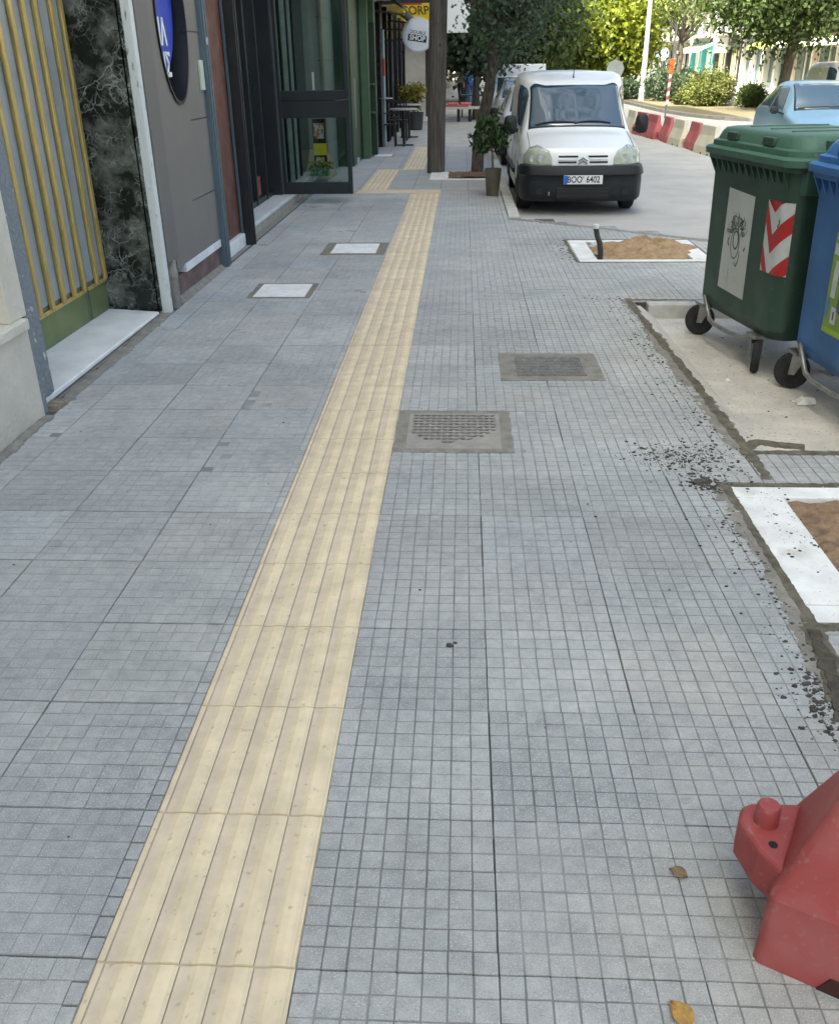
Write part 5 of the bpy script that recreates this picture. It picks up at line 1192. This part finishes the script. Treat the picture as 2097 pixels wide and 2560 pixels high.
# lamp posts, signs
lp = empty('lamp_post', (9.36,47,ROAD_Z), label='tall pale grey lamp post rising from the median hedge', cat='lamp post')
MB().lathe([(.16,0),(.16,.6),(.13,.65),(.115,2.2),(.10,4.8),(.08,8)], 16).build('post', mat('galvanised', (.52,.54,.54), .5, .3, var=.06), lp, smooth=True)
MB().tube([(0,0,7.9),(.4,0,8.3),(1.3,0,8.45)], [.06,.05,.045], 8).box(1.2,1.75,-.12,.12,8.38,8.5).build('arm', mat('galv2', (.5,.52,.52), .5, .3), lp, smooth=True)
lp2 = empty('lamp_post', (9.0,62,ROAD_Z), label='thin pale lamp post half hidden in the yellow green tree', cat='lamp post')
MB().lathe([(.10,0),(.09,3),(.07,8)], 12).build('post', mat('galv3', (.55,.57,.57), .5, .2), lp2, smooth=True)
MB().box(-.5,.1,-.08,.08,7.9,8.0).build('lamp_head', M_rim, lp2)
ss = empty('striped_sign_post', (7.7,33.0,ROAD_Z), label='leaning red and white striped pole with an orange lamp plate on top', cat='sign')
MB().tube([(0,0,0),(.03,0,1.3),(.085,0,2.9)], .03, 10).build('post', M_rim, ss, smooth=True)
MR2 = mat('stripe_red', (.40,.10,.08), .5); MW2 = mat('stripe_white', (.65,.65,.63), .5)
for i in range(7):
    z = .42+.135*i; x = .03*z/1.3; MB().hull([(x-.05,-.045,z),(x+.05,-.045,z+.04),(x+.053,-.045,z+.175),(x-.047,-.045,z+.135)],[(x-.05,-.035,z),(x+.05,-.035,z+.04),(x+.053,-.035,z+.175),(x-.047,-.035,z+.135)]).build('stripe', MR2 if i % 2 else MW2, ss)
MB().box(-.06,.12,-.06,-.037,1.38,1.82).build('plate', mat('orange_plate', (.45,.28,.04), .5, col2=(.6,.12,.02), scale=3, thr=(.45,.55)), ss, bevel=.01)
MB().lathe([(.10,0),(.11,.03),(.11,.07),(.09,.09)], 18, (.04,-.10,1.74), 'y').build('lamp', mat('orange_lamp', (.7,.16,.02), .3), ss, smooth=True)
rs_ = empty('round_sign', (6.92,40,ROAD_Z), label='back of a grey octagonal road sign beyond the van roof', cat='sign')
MB().lathe([(.045,0),(.045,1.9)], 10).build('post', M_rim, rs_, smooth=True)
MB().lathe([(.36,0),(.36,.02)], 8, (0,-.05,1.52), 'y').build('plate', mat('grey_plate', (.30,.32,.31), .5, .4), rs_)
bs = empty('blue_round_sign', (12.3,58,ROAD_Z), label='small blue and white round traffic sign right of the lamp post', cat='sign')
MB().lathe([(.04,0),(.04,2.4)], 8).build('post', M_rim, bs); MB().lathe([(.36,0),(.36,.03)], 20, (0,-.06,2.2), 'y').build('plate', mat('sign_blue2', (.30,.45,.60), .4), bs)

# ------------------------------------------------------------------ cafe furniture, bench, people
M_chair = mat('chair_black', (.014,.014,.015), .45, var=.2)
def table(x, y, label):
    t = empty('cafe_table', (x, y, 0), label=label, cat='table', group='tables outside the cafe')
    MB().lathe([(.30,.735),(.31,.74),(.31,.76),(.30,.765)], 24).build('table_top', mat('table_top', (.40,.39,.36), .45, var=.15), t)
    MB().tube([(0,0,.02),(0,0,.735)], .03, 10).build('leg', M_chair, t, smooth=True)
    MB().box(-.22,.22,-.03,.03,.0,.025).box(-.03,.03,-.22,.22,.001,.026).build('foot', M_chair, t)
def chair(x, y, rz, label):
    t = empty('cafe_chair', (x, y, 0), rz, label, 'chair', 'chairs outside the cafe')
    MB().box(-.22,.22,-.22,.22,.44,.47).build('seat', M_chair, t, bevel=.008)
    for sx in (-1,1):
        for sy in (-1,1): MB().tube([(sx*.20,sy*.20,0),(sx*.19,sy*.19,.44)], .016, 8).build('leg', M_chair, t, smooth=True)
        MB().tube([(sx*.21,-.21,.45),(sx*.22,-.25,.68),(sx*.21,-.28,.90)], .016, 8).build('back_post', M_chair, t, smooth=True)
        MB().tube([(sx*.22,-.25,.68),(sx*.24,.0,.68),(sx*.23,.18,.66),(sx*.20,.19,.46)], .014, 8).build('armrest', M_chair, t, smooth=True)
    bk = MB().box(-.20,.20,-.285,-.265,.84,.90).box(-.20,.20,-.262,-.245,.60,.64)
    for i in range(5): bk.box(-.16+.08*i-.012,-.16+.08*i+.012,-.272,-.262,.63,.85)
    bk.build('backrest', M_chair, t)
table(-.60, 20.55, 'nearest round cafe table outside the black shopfront'); table(-.62, 23.1, 'second round cafe table, behind the nearest one')
chair(-.98, 20.45, R(-90), 'black chair at the nearest cafe table, back to the shopfront'); chair(-.82, 22.0, R(0), 'black chair between the two cafe tables'); chair(-1.0, 23.2, R(-90), 'black chair at the second cafe table, back to the shopfront')
ps = empty('potted_shrub', (-.62,26.2,0), label='yellow green potted shrub against the pale marble wall', cat='potted plant')
MB().lathe([(.20,0),(.24,.42),(.25,.45),(.22,.45),(.21,.40)], 20).build('pot', mat('dark_pot', (.04,.04,.04), .5), ps, smooth=True)
crown_mesh('foliage', (-.08,0,.86), (.27,.27,.36), 40, 55, .045, leafmat('leaf_gold', (.09,.09,.012), (.36,.30,.05), .35), ps, 77, .1, .26)
bn = empty('street_bench', (.78,30.2,0), label='low pale bench with pink red cushions and two black legs', cat='bench')
MB().box(-.62,.62,-.2,.2,.36,.43).build('seat', M_creamp, bn, bevel=.01)
MB().box(-.625,.12,-.203,.203,.432,.475).build('red_edge', mat('pink_red', (.5,.12,.11), .6), bn, bevel=.008)
for x in (-.38,.02): MB().box(x-.17,x+.17,-.15,.15,.477,.56).build('cushion', mat('cushion_red', (.60,.17,.16), .8), bn, bevel=.03)
for x in (-.2,.16): MB().box(x-.05,x+.05,-.12,.12,-.01,.36).build('leg', M_chair, bn, bevel=.006)
tt = empty('turquoise_table', (1.05,33,0), label='small turquoise topped table beside the kerb beyond the bench', cat='table')
MB().box(-.42,.42,-.3,.3,.66,.71).build('table_top', mat('turquoise_top', (.10,.30,.28), .5), tt, bevel=.01)
for x in (-.36,.36):
    for y in (-.24,.24): MB().box(x-.025,x+.025,y-.025,y+.025,-.01,.66).build('leg', M_chair, tt)
gs = empty('yellow_sign', (1.05,46,0), label='yellow green upright advertising banner behind the person in blue', cat='sign')
MB().tube([(0,0,0),(0,0,1.2)], .03, 8).build('post', M_rim, gs); MB().box(-.24,.24,-.03,.03,1.15,2.25).build('panel', mat('yellow_green_panel', (.40,.42,.08), .5, var=.15, scale=4), gs, bevel=.02)

def person(label, loc, rz, shirt, legs, skin, hair, stride=.16, arm=.1, h=1.68, bag=None):
    t = empty('person', loc, rz, label, 'person', 'people on the far pavement')
    k = h/1.70
    def skinbody():
        me = bpy.data.meshes.new('body'); bm = bmesh.new(); lay = bm.verts.layers.skin.verify()
        J = {'pel':((0,0,.95),.115),'wst':((0,0,1.10),.105),'chs':((0,.0,1.30),.125),'nck':((0,0,1.46),.052),'hd0':((0,-.01,1.53),.075),'hd1':((0,-.015,1.62),.085),'hd2':((0,0,1.68),.055)}
        for s, n in ((1,'l'),(-1,'r')):
            st = stride*s
            J.update({'hip'+n:((s*.09,0,.90),.088),'kne'+n:((s*.095,-st*.45-.02,.50),.056),'ank'+n:((s*.095,-st+.03,.09),.040),'toe'+n:((s*.10,-st-.13,.03),.032),
                      'sho'+n:((s*.18,0,1.40),.055),'elb'+n:((s*.24,st*.3+.02,1.13),.040),'wri'+n:((s*.235,st*.6-.08-arm,.92),.028),'hnd'+n:((s*.225,st*.6-.10-arm,.83),.030)})
            for f in range(4): J['fin%d%s'%(f,n)] = ((s*(.225)+.0, st*.6-.10-arm-.03+.02*f, .745+(.012 if f in (0,3) else 0)),.009)
            J['thm'+n] = ((s*.20, st*.6-.145-arm, .80),.010)
        E_ = [('pel','wst'),('wst','chs'),('chs','nck'),('nck','hd0'),('hd0','hd1'),('hd1','hd2')]
        for n in 'lr': E_ += [('pel','hip'+n),('hip'+n,'kne'+n),('kne'+n,'ank'+n),('ank'+n,'toe'+n),('chs','sho'+n),('sho'+n,'elb'+n),('elb'+n,'wri'+n),('wri'+n,'hnd'+n)]+[('hnd'+n,'fin%d%s'%(f,n)) for f in range(4)]+[('hnd'+n,'thm'+n)]
        vs = {}
        for key, (p, r) in J.items():
            v = bm.verts.new(Vector(p)*k); v[lay].radius = (r*k, r*k); vs[key] = v
        vs['pel'][lay].use_root = True
        for a, b in E_: bm.edges.new((vs[a], vs[b]))
        bm.to_mesh(me); bm.free(); o = bpy.data.objects.new('body', me); COL.objects.link(o)
        o.modifiers.new('skin', 'SKIN'); su = o.modifiers.new('sub', 'SUBSURF'); su.levels = 2; su.render_levels = 2
        dg = bpy.context.evaluated_depsgraph_get(); m2 = bpy.data.meshes.new_from_object(o.evaluated_get(dg)); bpy.data.objects.remove(o)
        for mm in (skin, shirt, legs, M_dark): m2.materials.append(mm)
        for p in m2.polygons:
            c = p.center/k; p.use_smooth = True
            arm_ = abs(c.x) > .19 and c.z < 1.02
            p.material_index = 0 if (c.z > 1.45 or (arm_ and c.z < .98)) else (1 if c.z > .93 else (2 if c.z > .10 else 3))
        b = bpy.data.objects.new('body', m2); COL.objects.link(b); b.parent = t
    skinbody()
    hp = []
    for i in range(9):
        f = i/8*.62; r = .108*math.sin(PI*f+.0)+.004; hp.append((r*k, (1.605+.115*math.cos(PI*f))*k))
    MB().lathe(hp[::-1], 18, (0,.022*k,0)).build('hair', hair, t, smooth=True)
    MB().lathe([(.004,-.10*k),(.010*k,-.095*k),(.014*k,-.075*k)], 8, (0,-.018*k,1.60*k), 'y').build('nose', skin, t, smooth=True)
    if bag: MB().box(.22,.34,-.2,.1,.72,.98).build('bag', bag, t, bevel=.03)
M_skin = mat('skin', (.36,.21,.15), .6); M_hair = mat('hair_dark', (.02,.015,.012), .7)
person('person in an olive top and black trousers walking on the far pavement', (.60,42.6,0), R(160), mat('olive_top', (.085,.075,.035), .9, var=.2), mat('black_trousers', (.012,.012,.014), .9), M_skin, M_hair, .22)
person('person in a blue shirt and blue jeans standing by the kerb beyond the bench', (1.02,42.0,0), R(200), mat('blue_shirt', (.03,.10,.30), .9, var=.2), mat('blue_jeans', (.03,.06,.16), .9, var=.2), M_skin, mat('hair_brown', (.10,.07,.03), .7), .05)

# ------------------------------------------------------------------ far side: sunlit apartment houses with shops
def apartment(name, x, y0, y1, wallm, h, label, shop, awn=None, floors=4, balc=True, sign=None):
    t = empty(name, (x, (y0+y1)/2, ROAD_Z+.12), label=label, cat='building'); L_ = y1-y0; a, b = -L_/2, L_/2
    ml, mi, mg = shop
    MB().box(.0,9,a,b,3.2,h).box(.9,9,a,b,0,3.2).build('wall', wallm, t)
    npil = max(2, int(L_/3.2)); mp = MB()
    for i in range(npil+1):
        y = a+L_*i/npil; y = min(max(y, a+.16), b-.16); MB().box(0,.9,y-.16,y+.16,0,3.2).build('pilaster', ml, t)
    for i in range(npil):
        ya, yb = a+L_*i/npil+.2, a+L_*(i+1)/npil-.2
        f = MB().box(.30,.36,ya,yb,0,.35).box(.30,.36,ya,yb,2.55,3.2).box(.30,.36,ya,ya+.08,.35,2.55).box(.30,.36,yb-.08,yb,.35,2.55).box(.30,.36,(ya+yb)/2-.04,(ya+yb)/2+.04,.35,2.55).build('shop_window', mi, t)
        MB().box(.36,.38,ya+.08,yb-.08,.35,2.55).build('pane', mg, f)
    if awn: MB().hull([(.0,a+.2,3.05),(-1.3,a+.2,2.55),(-1.3,a+.2,2.35),(.0,a+.2,2.9)],[(.0,b-.2,3.05),(-1.3,b-.2,2.55),(-1.3,b-.2,2.35),(.0,b-.2,2.9)]).build('awning', awn, t)
    if sign: MB().box(-.06,.0,a+.4,b-.4,2.62,3.12).build('sign_board', sign, t)
    for fl in range(floors):
        z = 3.6+3.1*fl
        if z+2.4 > h: break
        nw = max(2, int(L_/2.6))
        for i in range(nw):
            y = a+L_*(i+.5)/nw; w_ = MB().box(-.03,.02,y-.62,y+.62,z+.1,z+2.15).build('window', M_ltpost, t); MB().box(-.045,-.03,y-.55,y+.55,z+.16,z+2.08).build('pane', M_farglass, w_)
        if balc:
            bb = MB().box(-1.25,.0,a+.5,b-.5,z-.16,z).build('balcony', wallm, t)
            rl = MB().box(-1.25,-1.21,a+.5,b-.5,z+.95,z+1.0)
            n = int(L_/.35)
            for i in range(n+1): rl.box(-1.24,-1.22,a+.5+(L_-1)*i/n-.012,a+.5+(L_-1)*i/n+.012,z,z+.95)
            rl.build('railing', M_rail, bb)
    return t
M_farglass = glass('far_window', (.05,.06,.065), .08, 1.5); M_rail = mat('railing_grey', (.10,.10,.10), .6)
W1 = mat('wall_white', (.46,.445,.405), .9, var=.05, scale=.6); W2 = mat('wall_cream', (.43,.39,.31), .9, var=.05, scale=.6); W3 = mat('wall_grey', (.36,.36,.335), .9, var=.06, scale=.6)
MT = mat('turquoise', (.05,.34,.34), .6, var=.05); MBk = mat('black_frame', (.02,.022,.024), .5); MGr = mat('grey_green_frame', (.18,.24,.21), .5)
PG = glass('shop_pane', (.06,.09,.09), .06, 1.5); PL = mat('lit_cream_pane', (.62,.55,.36), .7, var=.1, scale=2)  # cream pane colour stands in for the light in the shop windows
apartment('apartment_house', 21, 37.2, 50.2, W2, 15, 'cream apartment house at the far right edge behind the big tree', (W2, W1, PG), mat('awn_cream', (.62,.55,.40), .8))
apartment('apartment_house', 21, 50.6, 62.2, W2, 16, 'beige apartment house with pale awnings right of the dark tree trunk', (W2, mat('beige_frame', (.5,.45,.35), .6), PG), mat('awn_pale', (.65,.62,.52), .8))
apartment('apartment_house', 21, 62.6, 67.7, W1, 14, 'narrow white house with a green and yellow shop awning', (W3, MGr, PG), mat('awn_green_yellow', (.10,.26,.10), .8, col2=(.5,.5,.05), scale=.8), sign=mat('sign_lime', (.5,.55,.08), .5))
apartment('apartment_house', 21, 68.0, 73.3, W1, 17, 'white house with blue grey glass shop doors', (W1, mat('blue_grey_frame', (.16,.21,.24), .5), PG))
apartment('apartment_house', 21, 73.7, 81.3, W3, 15, 'house with a black framed shop with cream lit windows', (MBk, MBk, PL), None, sign=MBk)
apartment('apartment_house', 21, 81.6, 89.5, W1, 16, 'white house with a turquoise painted shopfront', (MT, MT, mat('white_shutter', (.62,.66,.64), .6)), mat('awn_white', (.68,.66,.6), .8))
apartment('apartment_house', 21, 89.8, 113.5, W1, 18, 'long white apartment house beyond the turquoise shop', (W1, MBk, PG))
apartment('apartment_house', 21, 113.8, 152.7, W1, 17, 'distant white apartment house with red shop awnings', (W1, W1, PG), mat('awn_red', (.55,.06,.04), .8))
hs = empty('hanging_sign', (20.2,76.2,2.75), label='square white hanging sign on the black framed shop', cat='sign')
MB().box(-.5,.5,-.06,.06,-.5,.55).build('panel', mat('sign_pale', (.55,.57,.56), .5, var=.12, scale=6), hs, bevel=.03); MB().box(.5,.82,-.02,.02,.3,.36).build('bracket', MBk, hs)
# left-hand row far away and the end of the street
apartment_l = empty('far_left_houses', (-.6,90,0), label='pale house front far down the left pavement', cat='building')
MB().box(-9,.0,-29.9,40,-.2,14.5).build('wall', W1, apartment_l)
for i in range(9): MB().box(.0,.06,-28+6*i,-25+6*i,.1,2.6).build('shop_window', M_anth, apartment_l); MB().box(.0,.9,-28.3+6*i,-24.7+6*i,2.62,3.3).build('sign_board', W2, apartment_l)
wb = empty('shop_box_sign', (.05,27.5,2.98), label='large white box sign over the left pavement behind the wooden pole', cat='sign')
MB().box(-.2,.85,-.12,.12,-.55,1.6).build('panel', mat('sign_white_big', (.72,.74,.72), .5, var=.03), wb, bevel=.02); MB().box(-1.2,-.2,-.04,.04,.2,.3).build('bracket', M_black, wb)
eb = empty('end_house', (7,150,0), label='white apartment block closing the end of the street', cat='building')
MB().box(-14,22,0,12,-.2,20).build('wall', W2, eb)
for i in range(9):
    for k in range(5): f = MB().box(-12+3.7*i,-10.4+3.7*i,-.05,.0,1+3.4*k,3+3.4*k).build('window', M_ltpost, eb); MB().box(-11.9+3.7*i,-10.5+3.7*i,-.07,-.05,1.1+3.4*k,2.9+3.4*k).build('pane', M_farglass, f)
